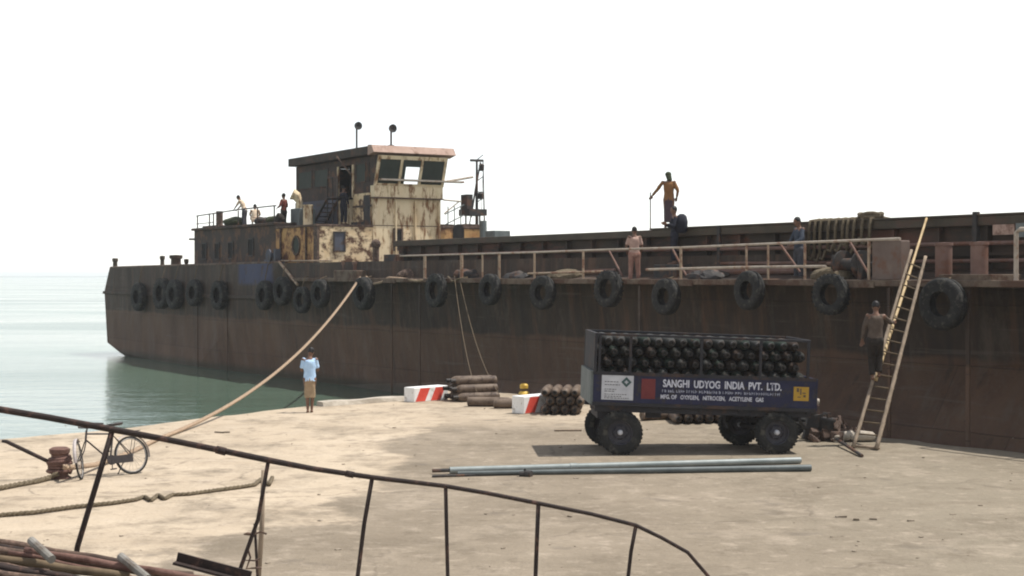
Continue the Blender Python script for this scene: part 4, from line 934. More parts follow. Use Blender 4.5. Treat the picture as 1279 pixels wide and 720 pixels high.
# the bright pole lashed along the ladder as a hand rail
s0 = L0.lerp(Lt,.33)+Vector((.03,-.08,0)); tp = W(SV(1158,273,CV-.3))
tp = s0+(tp-s0)*1.0
mb = MB(); bamboo(mb, Vector((0,0,0)), tp-s0, .038, .028, 11); o = mb.build('bamboo_pole', M['bamboo'], smooth=True); o.location = s0; tag(o, 'long yellow bamboo pole lashed to the ladder and rising above the hold rim', 'pole')
kf = L0.lerp(Lt,.345)
foot = kf+Vector((.0,-.02,0))
person('man in dusty brown shirt climbing on the left side of the ladder, one arm hanging', foot+Vector((-.03,-.22,-.06)), R(-14), dict(P=(-.02,-.02,.88), LH=(-.10,-.02,.85), RH=(.07,-.02,.85), LK=(-.09,.10,.48), RK=(.08,.12,.50), LA=(-.07,.0,.08), RA=(.06,.06,.14), LE=(-.24,.0,1.10), LW=(-.28,.05,.85), RS=(.16,.03,1.35), RE=(.30,.16,1.22), RW=(.36,.36,1.22), HD=(.0,.05,1.55), FACE=(.1,1,-.3)), M['c_brown'], M['c_dkbrown'], 'trousers', True, 1.0)

# ------------------------------------------------------------------ the gas trailer
P1 = G(776,569); TA = R(3)
trl = empty('gas_trailer', P1, TA)
tag(trl, 'navy blue four wheeled trailer with white lettering carrying a load of gas cylinders', 'trailer')
TW = 1.95
bed = empty('bed', (0,0,0)); bed.parent = trl; bed.rotation_euler = (0, R(2.1), 0)
XL, XR, BZ0, BZ1 = -.60, 3.88, 1.005, 1.645
def tr(p): return Matrix.Rotation(R(2.1),3,'Y') @ Vector(p)
bed_rot = (0,R(2.1),0)
bpy.data.objects.remove(bed)
def tpart(mb, name, m, smooth=False):
    o = mb.build(name, m, trl, smooth); o.rotation_euler = bed_rot; return o
mb = MB(); mb.bb(XL,XR,-.04,.03,BZ0,BZ1,.008); side_o = tpart(mb,'side_panel',M['trailer_blue'])
mb = MB(); mb.bb(XL,XR,TW-.03,TW+.04,BZ0,BZ1,.008); tpart(mb,'side_panel',M['trailer_blue'])
mb = MB(); mb.bb(XL-.02,XR+.02,-.055,-.0405,BZ1-.045,BZ1+.02); mb.bb(XL-.02,XR+.02,-.055,-.0405,BZ0-.02,BZ0+.05)
for x in (XL+.0, XL+.78, 1.2, 2.4, XR-.06): pass
tpart(mb,'side_trim',M['trailer_dark'])
mb = MB(); mb.bb(XL-.06,XL-.002,0.0,TW,BZ0,BZ1+.02); tpart(mb,'headboard',M['grey_green'])
mb = MB(); mb.bb(XR+.002,XR+.06,0,TW,BZ0,BZ1); tpart(mb,'tailboard',M['trailer_blue'])
mb = MB(); mb.bb(XL,XR,.032,TW-.032,BZ1-.205,BZ1-.145); tpart(mb,'load_floor',M['trailer_dark'])
mb = MB(); mb.bb(XL+.05,XR-.05,.05,.20,BZ0-.15,BZ0-.002); mb.bb(XL,XR,TW-.42,TW-.3,BZ0-.14,BZ0-.002)
for x in (XL+.1,.8,1.6,2.4,3.2,XR-.1): mb.bb(x-.05,x+.05,.0,TW,BZ0-.08,BZ0-.003)
tpart(mb,'chassis',M['trailer_dark'])
CT = 2.43
mb = MB(); mb.bb(XL+.0,XR-.12,-.03,.03,CT-.05,CT,.006); mb.bb(XL,XR-.12,TW-.03,TW+.03,CT-.05,CT,.006); mb.bb(XL,XL+.06,.03,TW-.03,CT-.05,CT); mb.bb(XR-.18,XR-.12,.03,TW-.03,CT-.05,CT)
tpart(mb,'cage_rail',M['trailer_dark'])
mb = MB(); mb.bb(XL+.002,XL+.03,.032,TW-.032,BZ1+.025,CT-.055); tpart(mb,'cage_end_plate',M['trailer_dark'])
for x in (XL+.02, XL+.10, XL+.72, 1.55, 2.75, XR-.16):
    for y in (-.02, TW+.0):
        mb = MB(); mb.bb(x-.025,x+.025,y-.03,y+.03,BZ1+.005,CT-.052); tpart(mb,'cage_post',M['trailer_dark'])
# lettering and signs on the near panel
yy = -.0415
mb = MB(); mb.bb(XL+.16,XL+.80,yy-.004,yy,BZ0+.10,BZ1-.05); pl = tpart(mb,'placard',M['placard'])
mb = MB(); cx, cz, s_ = XL+.655, BZ1-.18, .105
mb.prism([(cx-s_,yy-.006,cz),(cx,yy-.006,cz-s_),(cx+s_,yy-.006,cz),(cx,yy-.006,cz+s_)], (0,.001,0)); d1 = mb.build('diamond', M['sign_green'], pl)
mb = MB(); s_ = .045
for (ax, az, w, h) in ((0,0,.075,.025),(0,0,.025,.075)): mb.bb(cx-w/2,cx+w/2,yy-.008-.001*(h > w),yy-.007,cz-h/2,cz+h/2)
mb.build('diamond_mark', M['placard'], d1)
mb = MB(); random.seed(11)
for z, w in ((.46,.22),(.40,.28),(.31,.20),(.27,.12),(.21,.40),(.17,.30),(.135,.45)):
    x = XL+.22
    while x < XL+.2+w+.05:
        l = random.uniform(.02,.06); mb.bb(x,x+l,yy-.006,yy-.0045,BZ0+z-.007,BZ0+z+.007); x += l+.015
mb.build('fine_print', M['cyl_neck'], pl)
mb = MB(); mb.bb(XL+.96,XL+1.24,yy-.004,yy,BZ0+.14,BZ1-.10); tpart(mb,'red_square',M['sign_red'])
mb = MB(); mb.bb(XR-.44,XR-.13,yy-.004,yy,BZ0+.20,BZ1-.16); ysq = tpart(mb,'yellow_square',M['sign_yellow'])
mb = MB()
for x, z, w, h in ((.06,.22,.05,.10),(.13,.15,.03,.16),(.18,.18,.07,.03),(.20,.09,.05,.06),(.08,.08,.07,.025)): mb.bb(XR-.44+x,XR-.44+x+w,yy-.006,yy-.0045,BZ0+.2+z*.8,BZ0+.2+(z+h)*.8)
mb.build('scrawl', M['hose'], ysq)
def ttext(s, size, x, z, width, m, bold=.0):
    o = text('lettering', s, size, m, trl, (0,0,0), (0,0,0), 1.0, bold); bpy.context.view_layer.update()
    k = width/max(.01, o.dimensions.x); o.scale = (k,1,1)
    o.location = Matrix.Rotation(R(2.1),3,'Y') @ Vector((x,yy-.004,z)); o.rotation_euler = (Matrix.Rotation(R(2.1),3,'Y') @ Matrix.Rotation(R(90),3,'X')).to_euler(); return o
ttext('SANGHI  UDYOG  INDIA  PVT.  LTD.', .205, XL+1.39, BZ1-.245, 2.40, M['lettering'], .006)
ttext('MFG. OF   OXYGEN,   NITROGEN,   ACETYLENE   GAS', .115, XL+1.35, BZ0+.155, 2.08, M['lettering'], .003)
mb = MB(); random.seed(5); x = XL+1.38                              # second line: too small to read in the photograph
while x < XL+3.80:
    l = random.uniform(.03,.05); h = random.uniform(.045,.06); mb.bb(x,x+.012,yy-.005,yy-.001,BZ0+.285,BZ0+.285+h); mb.bb(x+.013,x+l*.8,yy-.005,yy-.001,BZ0+.285+random.choice((0,.02,.04)),BZ0+.30+random.choice((0,.02,.03)))
    x += l+(.03 if random.random() < .18 else .006)
tpart(mb,'small_lettering',M['lettering_dim'])
random.seed(21)
# wheels: front pair on a turntable, rear pair
def wheel(x, y, Rw, steer=0):
    w = empty('wheel', (x,y,Rw), 0); w.parent = trl; w.rotation_euler = (0,0,R(steer))
    mb = MB(); mb.lathe(tyre_prof(Rw,.27), 36, 'Y', closed=True); add_lugs(mb, Rw, .27, 34); smooth_angle(mb.build('tyre', M['rubber'], w), 50)
    mb = MB(); r = Rw*.575; mb.lathe([(.0,-.03),(r*.45,-.03),(r*.62,.01),(r*.9,.0),(r*.93,-.09),(r*1.0,-.10),(r*1.0,.10),(r*.9,.10),(r*.5,.06),(.0,.06)], 28, 'Y')
    for k in range(6): a = k*math.pi/3; mb.box((r*.52*math.cos(a),-.04,r*.52*math.sin(a)), (.03,.03,.03))
    smooth_angle(mb.build('rim', M['rim'], w), 40)
    mb = MB(); mb.lathe([(.0,-.125),(.035,-.12),(.05,-.10),(.055,-.03),(.0,-.03)], 14, 'Y'); smooth_angle(mb.build('hub_cap', M['placard'], w)); return w
X2 = 3.17
wheel(.0,.10,.445,-4); wheel(-.10,1.72,.445,-4); wheel(X2,.10,.43); wheel(X2-.42,1.75,.43); wheel(X2-.0,.46,.43) if False else None
mb = MB(); mb.tube([(0,.2,.445),(-.10,1.65,.445)], .05); mb.bb(-.35,-.22,.2,.32,.45,.8); mb.bb(.12,.25,.2,.32,.45,.8); mb.build('front_axle', M['trailer_dark'], trl)
mb = MB(); mb.lathe([(.0,.863),(.42,.863),(.42,.93),(.0,.93)], 24, c=(-.1,.95,0)); mb.bb(-.45,.25,.18,1.45,.72,.86); mb.build('turntable', M['trailer_dark'], trl)
mb = MB(); mb.tube([(X2,.2,.43),(X2-.40,1.65,.43)], .05); mb.build('rear_axle', M['trailer_dark'], trl)
for y in (.28, TW-.4):
    mb = MB(); mb.bb(X2-.5,X2+.5,y,y+.1,.62,.70); mb.bb(X2-.5,X2-.42,y,y+.1,.62,.88); mb.bb(X2+.42,X2+.5,y,y+.1,.62,.84); mb.bb(X2-.08,X2+.08,y-.02,y+.12,.43,.72); mb.build('leaf_spring', M['trailer_dark'], trl)
mb = MB(); mb.tube([(X2-1.0,.35,.95),(X2-1.02,.33,.62),(X2-.95,.33,.5)], .03); mb.build('brake_lever', M['trailer_dark'], trl)
mb = MB(); mb.bb(.55,.85,.25,.4,.72,.9); mb.build('tool_box', M['trailer_dark'], trl)

# gas cylinders
def make_cyl(name, m, mneck, Lc=1.36, r=.125):
    mb = MB(); mb.lathe([(.0,.03),(r*.75,.0),(r*.98,.02),(r,.06),(r,Lc*.80),(r*.93,Lc*.86),(r*.70,Lc*.91),(r*.36,Lc*.94),(r*.30,Lc*.96),(.0,Lc*.96)], 20, 'Y')
    o = smooth_angle(mb.build(name, m), 40)
    mb = MB(); mb.lathe([(.0,Lc*.93),(r*.40,Lc*.93),(r*.50,Lc*.955),(r*.46,Lc*1.0),(r*.48,Lc*1.05),(r*.30,Lc*1.055),(r*.28,Lc*1.02),(.0,Lc*1.02)], 14, 'Y'); smooth_angle(mb.build('valve_cap', mneck, o), 40)
    return o
c0 = make_cyl('gas_cylinder', M['cyl'], M['cyl_neck'], 1.36, .121)
c_vars = [c0.data]
for nm, ca, cb in (('dark_green_cylinder_paint',(.010,.017,.013),(.022,.034,.026)), ('brown_black_cylinder_paint',(.020,.013,.010),(.042,.029,.022)), ('grey_cylinder_paint',(.03,.031,.03),(.055,.056,.052))):
    d2 = c0.data.copy(); d2.materials[0] = mat(nm, [ca, cb], .95, 3, rust=(.06,.042,.032), rust_amt=.36, rust_scale=5); c_vars.append(d2)
pr = .2545; nrow = [17,16,17]; z0 = BZ1-.145+.126; k = 0
for r_ in range(4):
    n = 17 if r_ % 2 == 0 else 16
    for i in range(n):
        o = c0 if k == 0 else copy_tree(c0)
        k += 1
        x = XL+.165+pr*i+(pr/2 if r_ % 2 else 0); z = z0+r_*pr*.866*.985
        p = Matrix.Rotation(R(2.1),3,'Y') @ Vector((x,0,z))
        # alternate neck and base towards the near side, as they are loaded
        if False: o.rotation_euler = (0, R(2.1), 0); q = Vector((p.x, .09+random.uniform(-.02,.03), p.z))
        else: o.rotation_euler = (0, R(2.1), math.pi); q = Vector((p.x+random.uniform(-.004,.004), .09+1.47+random.uniform(-.05,.03), p.z))
        o.matrix_world = Matrix.Translation(P1) @ Matrix.Rotation(TA,4,'Z') @ Matrix.Translation(q) @ Matrix.Rotation(R(2.1),4,'Y') @ Matrix.Rotation(o.rotation_euler[2],4,'Z') @ Matrix.Rotation(R(random.uniform(0,360)),4,'Y')
        o.data = random.choice(c_vars)
        tag(o, 'dark gas cylinder stacked crosswise in the cage of the navy trailer', 'gas cylinder', 'gas cylinders loaded on the trailer')

# stacks lying on the quay
cb = make_cyl('gas_cylinder', M['cyl_brown'], M['cyl_neck'], 1.34, .128)
first_b = [True]
def lay(p, az, tilt=0, label='', group='', roll=None):
    o = cb if first_b[0] else copy_tree(cb); first_b[0] = False
    o.matrix_world = Matrix.Translation(p) @ Matrix.Rotation(az,4,'Z') @ Matrix.Rotation(tilt,4,'X') @ Matrix.Rotation(R(random.uniform(0,360)),4,'Y')
    tag(o, label, 'gas cylinder', group); return o
# B: ends towards the camera, left of the trailer
base_b = G(682,519); azb = R(-6); rt = Vector((math.cos(azb),math.sin(azb),0))
for r_ in range(3):
    for i in range(4 if r_ != 1 else 4):
        lay(base_b+rt*(.12+.258*i+(.13 if r_ == 1 else 0))+Vector((0,1.36,.13+.224*r_)), azb+math.pi, 0, 'brown gas cylinder in the stack between the nearer striped block and the trailer', 'gas cylinders stacked left of the trailer')
# C: behind the trailer
base_c = G(842,531); 
for r_ in range(2):
    for i in range(6-r_):
        lay(base_c+Vector((.12+.262*i+.131*r_,1.36+.04*i,.13+.224*r_)), math.pi, 0, 'dark gas cylinder lying behind the trailer, seen under its bed', 'gas cylinders lying behind the trailer')
lay(G(800,527)+Vector((.05,.2,.13)), R(-65), 0, 'single pale gas cylinder lying slanted behind the front wheel of the trailer', 'loose gas cylinders on the quay')
# A: lying along the quay edge, seen from the side
pa = G(567,503.5); ph = R(24); ax = Vector((math.cos(ph),math.sin(ph),0)); pp = Vector((-math.sin(ph),math.cos(ph),0))
A1 = 'brown gas cylinder in the long pile behind the farther striped block'
for (u, q, z) in ((.0,.16,.13),(.02,.42,.13),(-.03,.68,.13),(.05,.94,.13),(.0,.29,.355),(.04,.55,.355),(-.04,.81,.355),(.03,.42,.58),(.0,.68,.58)):
    lay(pa+ax*(u+1.4)+pp*q+Vector((.05,0,z)), R(90)+ph, 0, A1, 'gas cylinders piled behind the farther striped block')
lay(G(584,508.5)+Vector((0,.14,.13)), R(-90-4), 0, 'single brown gas cylinder lying on the ground between the two striped blocks', 'loose gas cylinders on the quay')
lay(G(612,511)+Vector((.1,.14,.13)), R(-90-2), 0, 'brown gas cylinder lying with its end behind the nearer striped block', 'loose gas cylinders on the quay')
# red and white striped blocks
def striped(px, py, Lb, wb, hb, az, label, nstripe):
    p = G(px,py); rt = empty('barrier_block', p, az)                 # local x = along the striped face, y = to its back
    tag(rt, label, 'concrete block', 'red and white striped kerb blocks')
    mb = MB(); mb.box((Lb/2,wb/2,hb/2), (Lb,wb,hb), None, .025); mb.build('block', M['paint_white'], rt)
    for k in range(nstripe):
        x = .05+k*.60; y = -.003; mb = MB(); x1 = min(x+.38, Lb-.22)
        mb.prism([(x,y,.02),(x1,y,.02),(x1+.2,y,hb-.03),(x+.2,y,hb-.03)], (0,.004,0)); mb.build('red_stripe', M['paint_red'], rt)
    return rt
striped(517.5,503.5,1.35,.42,.42,R(47),'farther red and white striped concrete block at the end of the cylinder pile', 2)
striped(654.5,518,1.25,.42,.46,R(47),'nearer red and white striped concrete block left of the cylinder stack', 1)
# yellow can
p = G(655,494); y_ = MB(); y_.lathe([(.0,0),(.15,.0),(.17,.03),(.15,.09),(.11,.12),(.11,.2),(.125,.21),(.125,.3),(.09,.34),(.0,.35)], 18); yo = smooth_angle(y_.build('mooring_pin', M['yellow'])); yo.location = p; tag(yo, 'small yellow flanged pin at the quay edge behind the nearer striped block', 'mooring pin')
b_ = MB(); b_.lathe([(.112,.125),(.114,.16),(.114,.195),(.112,.198)], 18, closed=False); b_.build('dark_band', M['hose'], yo)

# ------------------------------------------------------------------ pipes lying in front of the trailer
a, b = G(562,588,.065), G(1001,575.5,.065); mb = MB(); d = (b-a)
mb.tube([Vector(), d*.33, d*.331, d*.35, d*.351, d], [.06,.06,.068,.068,.06,.06], 12); o = smooth_angle(mb.build('steel_pipe', M['galv'])); o.location = a; tag(o, 'long pale galvanised pipe lying on the ground in front of the trailer, farther of two', 'pipe')
mb = MB(); mb.tube([-d.normalized()*.32, d*.01], .035, 10); mb.build('pipe_end', M['dark_steel'], o)
a, b = G(572,592,.05), G(1014,585,.06); mb = MB(); d = b-a; mb.tube([Vector(), d*.5, d], [.038,.05,.062], 12); o = smooth_angle(mb.build('steel_pipe', M['grey_pipe'])); o.location = a; tag(o, 'long dull grey pipe on the ground along the near side of the pale pipe', 'pipe')
a, b = G(540,595.5,.02), G(700,591,.02); mb = MB(); mb.tube([Vector(), (b-a)*.5, b-a], .022, 8); o = mb.build('steel_rod', M['dark_steel']); o.location = a; tag(o, 'thin dark rod on the ground at the left end of the long pipes', 'rod')
p = G(656,596); mb = MB(); mb.tube([(-.1,0,.05),(.02,0,.05)], .05, 10); mb.tube([(.02,0,.05),(.12,-.05,.05)], .065, 10); mb.bb(-.02,.02,-.015,.015,.05,.14); o = mb.build('pipe_coupling', M['dark_steel']); o.location = p; tag(o, 'small dark pipe coupling lying beside the long pipes', 'pipe fitting')
mb = MB(); mb.box((0,0,.02), (.62,.13,.035)); o = mb.build('plank', M['wood_pale']); o.location = G(710,539); o.rotation_euler = (0,0,R(4)); tag(o, 'short pale plank lying on the ground left of the trailer', 'plank')

# ------------------------------------------------------------------ junk by the ladder foot
random.seed(3)
mb = MB()
cj = G(1022,548)
for k in range(4):
    mb.tube([(.42*math.cos(t)*(1-.04*k)+.02*k, .36*math.sin(t)+.02*math.sin(3*t), .07+.085*k+.03*math.sin(2*t+k)) for t in [i*2*math.pi/22 for i in range(22)]], .05, 8, True)
o = mb.build('hose_coil', M['rubber'], smooth=True); o.location = cj+Vector((-.15,.4,0)); tag(o, 'coil of thick black hose on the ground behind the rear wheel of the trailer', 'hose')
mb = MB(); mb.lathe([(.0,0),(.22,0),(.235,.03),(.225,.2),(.235,.22),(.225,.42),(.235,.45),(.215,.5),(.0,.49)], 18); mb.tube([(-.1,0,.49),(-.08,.02,.6),(.08,.02,.6),(.1,0,.49)], .015, 6); o = smooth_angle(mb.build('oil_drum', M['dark_steel'])); o.location = G(1034,552)+Vector((0,.2,0)); o.rotation_euler = (0,R(4),0); tag(o, 'upright dark drum with a handle between the trailer and the ladder', 'drum')
mb = MB(); mb.box((0,0,.30), (.30,.25,.6), Matrix.Rotation(R(12),3,'Y'), .04); mb.box((.02,-.02,.68), (.22,.2,.22), Matrix.Rotation(R(30),3,'Z'), .03); mb.tube([(-.1,-.1,.2),(-.3,-.15,.45),(-.2,-.1,.75)], .03, 8); mb.tube([(.1,-.13,.55),(.3,-.15,.6),(.35,-.1,.35)], .025, 8); o = mb.build('pump', M['dark_steel'], jitter=.01); o.location = G(1019,553)+Vector((0,.35,0)); tag(o, 'dark engine driven pump standing behind the tail of the trailer', 'pump')
mb = MB(); mb.lathe([(.0,-.12),(.06,-.115),(.07,-.08),(.07,.08),(.06,.115),(.0,.12)], 14, 'X'); po_ = mb.build('exhaust_silencer', M['concrete'], o, True); po_.location = (.02,-.12,.86)
for (px,py,w,lab) in ((1012,549,.42,'pale broken slab lying under the hose coil beside the trailer wheel'), (1048,553,.28,'small concrete lump left of the ladder foot')):
    mb = MB(); mb.sphere((0,0,.08), (w/2,w/3,.10), 2); o = mb.build('concrete_lump', M['concrete'], jitter=.02); o.location = G(px,py); tag(o, lab, 'rubble', 'rubble near the ladder foot')
mb = MB(); rs_ = random.Random(8)
for k in range(26):
    a_ = rs_.uniform(0,6.28); q_ = rs_.uniform(0,.55); hgt = .34*(1-q_/.6)
    mb.box((q_*math.cos(a_)*1.25, q_*math.sin(a_)*.7, max(.04, rs_.uniform(.2,1)*hgt)), (rs_.uniform(.08,.32), rs_.uniform(.06,.22), rs_.uniform(.05,.16)), Matrix.Rotation(rs_.uniform(0,3),3,'Z') @ Matrix.Rotation(rs_.uniform(-.6,.6),3,'X'), .012)
for k in range(4):
    a_ = rs_.uniform(0,6.28); mb.tube([(.5*math.cos(a_),.3*math.sin(a_),.05), (.1*math.cos(a_+2),.1,.34), (-.5*math.cos(a_),.2-.3*math.sin(a_),.06)], .025, 7)
o = mb.build('scrap_heap', M['rusty'], jitter=.012); o.scale = (1.15,1.1,1.5); o.location = G(1050,552)+Vector((-.05,.15,0)); tag(o, 'low heap of dark rusty scrap on the ground between the drum and the ladder foot', 'scrap heap')
mb = MB(); mb.loft([((-.42,0,.12),.03,.05,(0,1,0)), ((-.36,0,.12),.11,.10,(0,1,0)), ((-.1,0,.13),.14,.12,(0,1,0)), ((-.02,0,.11),.10,.085,(0,1,0)), ((.08,0,.13),.14,.12,(0,1,0)), ((.34,0,.12),.12,.10,(0,1,0)), ((.42,0,.1),.04,.05,(0,1,0))], 14)
o = mb.build('rolled_sack', M['concrete'], smooth=True); o.location = G(1078,556)+Vector((0,.55,0)); o.scale = (1.0,1,1); tag(o, 'pale rolled sack lying behind the foot of the ladder', 'sack')
mb = MB(); mb.tube([Vector(), G(1078,570,.03)-G(1046,549,.12)], .035, 8); o = mb.build('iron_bar', M['dark_steel']); o.location = G(1046,549,.12); tag(o, 'short dark bar lying slanted at the left of the ladder foot', 'bar')

# ------------------------------------------------------------------ quay bollard with lever, bicycle
bp_ = G(74,598); mb = MB()
mb.lathe([(.0,0),(.20,0),(.20,.02),(.15,.05),(.145,.42),(.175,.45),(.18,.52),(.13,.55),(.0,.55)], 20); bo = smooth_angle(mb.build('bollard', M['bollard'])); bo.location = bp_; tag(bo, 'squat rusty mooring bollard wrapped in rope on the left of the quay', 'bollard')
mb = MB()
pts = []
for i in range(66):
    t = i*.5; pts.append(((.185+.018*math.sin(t*.37))*math.cos(t), (.185+.018*math.sin(t*.37))*math.sin(t), .10+.28*i/65+.012*math.sin(t*.8)))
mb.tube(pts, .035, 7); mb.build('rope_turns', M['bollard'], bo, True)
b0, b1 = bp_+Vector((-.12,-.05,.27)), At(3,550,26.6); mb = MB(); mb.tube([Vector(), (b1-b0)*.5, (b1-b0)*.93, b1-b0+Vector((-.02,0,-.02))], [.034,.036,.034,.026], 9); o = mb.build('lever_bar', M['rail_rust']); o.location = b0; tag(o, 'thick dark bar sticking out to the left of the bollard', 'bar')

# bicycle: plane of the frame through the two wheel contacts
cf, cr_ = G(101,600), G(163,584); cr_ = cf+Vector((.74,.78,0)).normalized()*1.06
az = math.atan2((cr_-cf).y, (cr_-cf).x)
bk = empty('bicycle', cf, rot=(0,0,0)); bk.rotation_euler = (R(-13),0,az); tag(bk, 'old dark roadster bicycle parked beside the bollard', 'bicycle')
WR = .345
def bwheel(x, steer=0):
    w = empty('wheel', (x,0,WR)); w.parent = bk; w.rotation_euler = (0,0,R(steer))
    mb = MB(); mb.tube([(WR*.955*math.cos(t),0,WR*.955*math.sin(t)) for t in [2*math.pi*i/40 for i in range(40)]], .019, 8, True); mb.build('tyre', M['rubber'], w, True)
    mb = MB(); mb.tube([(WR*.88*math.cos(t),0,WR*.88*math.sin(t)) for t in [2*math.pi*i/40 for i in range(40)]], .012, 6, True); mb.build('rim', M['chrome'], w, True)
    mb = MB()
    for i in range(20):
        t = 2*math.pi*i/20; mb.tube([(.02*math.cos(t+.8),(.03 if i % 2 else -.03),.02*math.sin(t+.8)), (WR*.88*math.cos(t),0,WR*.88*math.sin(t))], .0022, 4)
    mb.tube([(0,-.05,0),(0,.05,0)], .022, 8); mb.build('spokes', M['chrome'], w)
    return w
fw = bwheel(0, 50); bwheel(1.06)
mb = MB(); hd, st_, bb_ = (.20,0,.80), (.74,0,.76), (.62,0,.29)
mb.tube([hd, st_], .016); mb.tube([(.18,0,.70), bb_], .016); mb.tube([bb_, st_], .016); mb.tube([(.22,0,.86),(.17,0,.64)], .02)
for y in (-.045,.045): mb.tube([bb_, (1.06,y,WR)], .010, 6); mb.tube([(.75,0,.72), (1.06,y,WR)], .009, 6)
mb.build('frame', M['bike_black'], bk)
mb = MB()
for y in (-.045,.045): mb.tube([(.17,y*.6,.66), (.10,y,.5), (0,y,WR)], .011, 6)
mb.build('fork', M['bike_black'], bk)
mb = MB(); mb.tube([(.23,0,.86),(.24,0,.95)], .013); mb.tube([(.42,-.25,.93),(.22,-.25,.95),(.15,-.12,.97),(.14,0,.97),(.15,.12,.97),(.22,.25,.95),(.42,.25,.93)], .014, 7); mb.build('handlebar', M['bike_black'], bk)
mb = MB(); mb.tube([st_, (.78,0,.90)], .014); mb.build('seat_post', M['chrome'], bk)
mb = MB(); mb.loft([((.64,0,.925),.02,.015,(0,1,0)), ((.72,0,.925),.04,.022,(0,1,0)), ((.84,0,.93),.10,.03,(0,1,0)), ((.92,0,.935),.09,.03,(0,1,0)), ((.94,0,.935),.05,.02,(0,1,0))], 12); mb.build('saddle', M['bike_black'], bk, True)
def guard(x, a0, a1, parent, px=0):
    mb = MB(); n = 16; rs = []
    for i in range(n+1):
        t = R(a0+(a1-a0)*i/n); r = WR+.03
        rs.append([Vector((px+r*math.cos(t),-.03,x+r*math.sin(t))), Vector((px+(r+.012)*math.cos(t),0,x+(r+.012)*math.sin(t))), Vector((px+r*math.cos(t),.03,x+r*math.sin(t))), Vector((px+(r+.004)*math.cos(t),0,x+(r+.004)*math.sin(t)))])
    mb.rings(rs); return mb.build('mudguard', M['mudguard'], parent)
guard(0, 60, 190, fw); guard(WR, -10, 130, bk, 1.06)
mb = MB(); mb.lathe([(.0,-.012),(.09,-.012),(.09,.012),(.0,.012)], 20, 'Y', (.62,-.05,.29)); mb.tube([(.62,-.06,.29),(.60,-.07,.12)], .01,6); mb.tube([(.62,.06,.29),(.64,.07,.46)], .01,6); mb.box((.6,-.11,.12),(.09,.08,.02)); mb.box((.64,.11,.46),(.09,.08,.02)); mb.bb(.62,1.06,-.055,-.045,.22,.36); mb.build('crank_set', M['bike_black'], bk)
mb = MB(); mb.tube([(.95,-.05,.78),(1.28,-.05,.78),(1.28,.05,.78),(.95,.05,.78)], .007,6); mb.tube([(1.2,-.06,.78),(1.06,-.05,WR)], .006,6); mb.tube([(1.2,.06,.78),(1.06,.05,WR)], .006,6); mb.build('carrier', M['bike_black'], bk)
mb = MB(); mb.tube([(.98,.06,.33),(.86,.22,.0+.02)], .010,6); mb.build('kick_stand', M['bike_black'], bk)

# ------------------------------------------------------------------ bent pipe railing close to the camera
YR = 12.7
rail = empty('pipe_railing', At(97,683,YR)); tag(rail, 'bent rusty pipe railing crossing the foreground and curving down to the right', 'railing')
rb = rail.location.copy()
def A_(px, py, d=0): return At(px,py,YR+d)-rb
tp_ = [(-40,505),(0,512),(60,522),(140,537),(200,548),(270,562),(338,576),(390,586),(465,597),(520,603.5),(557,608),(610,617),(673,629.5),(740,643),(795,657),(828,673),(860,691),(885,720),(905,752),(915,800)]
rr = [.029,.029,.028,.028,.026,.026,.026,.023,.021,.020,.019,.018,.018,.017,.017,.016,.016,.016,.016,.016]
P_ = [A_(*p) for p in tp_]
mb = MB(); mb.tube(P_, rr, 10); mb.build('top_rail', M['rail_rust'], rail, True)
mb = MB(); mb.tube([A_(270,562)-Vector((0,0,.0)), A_(282,565)], .034, 10); mb.build('coupling', M['rail_rust'], rail, True)
mb = MB(); mb.tube([A_(432,592),A_(442,594)], .028, 10); mb.build('coupling', M['rail_rust'], rail, True)
for (a, mid, b, r) in (((140,538),(120,605),(96,684),.024), ((335,577),(322,650),(296,722),.017), ((465,598),(455,655),(445,735),.018), ((557,609),(558,660),(560,740),.016), ((673,631),(671,680),(668,760),.018), ((795,658),(789,690),(780,770),.016)):
    q = A_(*b); zb = ramp_z(q.x+rb.x)-rb.z
    pts = [A_(*a), A_(*mid), q]
    if q.z > zb+.01: pts.append(Vector((q.x+(q.x-pts[1].x)*.2, q.y, min(zb, q.z-.02))))
    mb = MB(); mb.tube(pts, r, 8); mb.build('post', M['rail_rust'], rail, True)
# stick and wire tied to the second post
mb = MB(); a, b = At(329,588,12.9), At(322,735,12.9); mb.tube([Vector(), (b-a)*.5+Vector((.008,0,0)), b-a], [.018,.022,.020], 8); o = mb.build('wooden_stick', M['wood_pale'], smooth=True); o.location = a; tag(o, 'pale wooden stick tied upright beside the second railing post', 'stick')
mb = MB(); a, b = At(318,655,12.8), At(322,735,12.8); mb.tube([Vector(), b-a], .012, 7); o = mb.build('iron_rod', M['rail_rust']); o.location = a; tag(o, 'thin dark rod standing against the second railing post', 'rod')
mb = MB(); c = At(318,668,12.74)
mb.tube([c-c, Vector((-.06,-.01,.01)), Vector((-.09,0,.0)), Vector((-.02,.01,-.01)), Vector((.05,0,.02)), Vector((.10,0,.0))], .008, 6)
mb.tube([Vector((-.02,.01,-.01)), Vector((-.06,0,-.12)), Vector((-.09,0,-.22)), Vector((.0,-.02,-.22)), Vector((.04,.02,-.21))], .008, 6); mb.tube([Vector((-.06,0,-.12)), Vector((-.04,.02,-.2)), Vector((-.07,0,-.29)), Vector((.02,-.02,-.28)), Vector((.05,.02,-.29))], .009, 6)
o = mb.build('tie_wire', M['rusty']); o.location = c; tag(o, 'twisted rusty wire tied round the second railing post', 'wire')
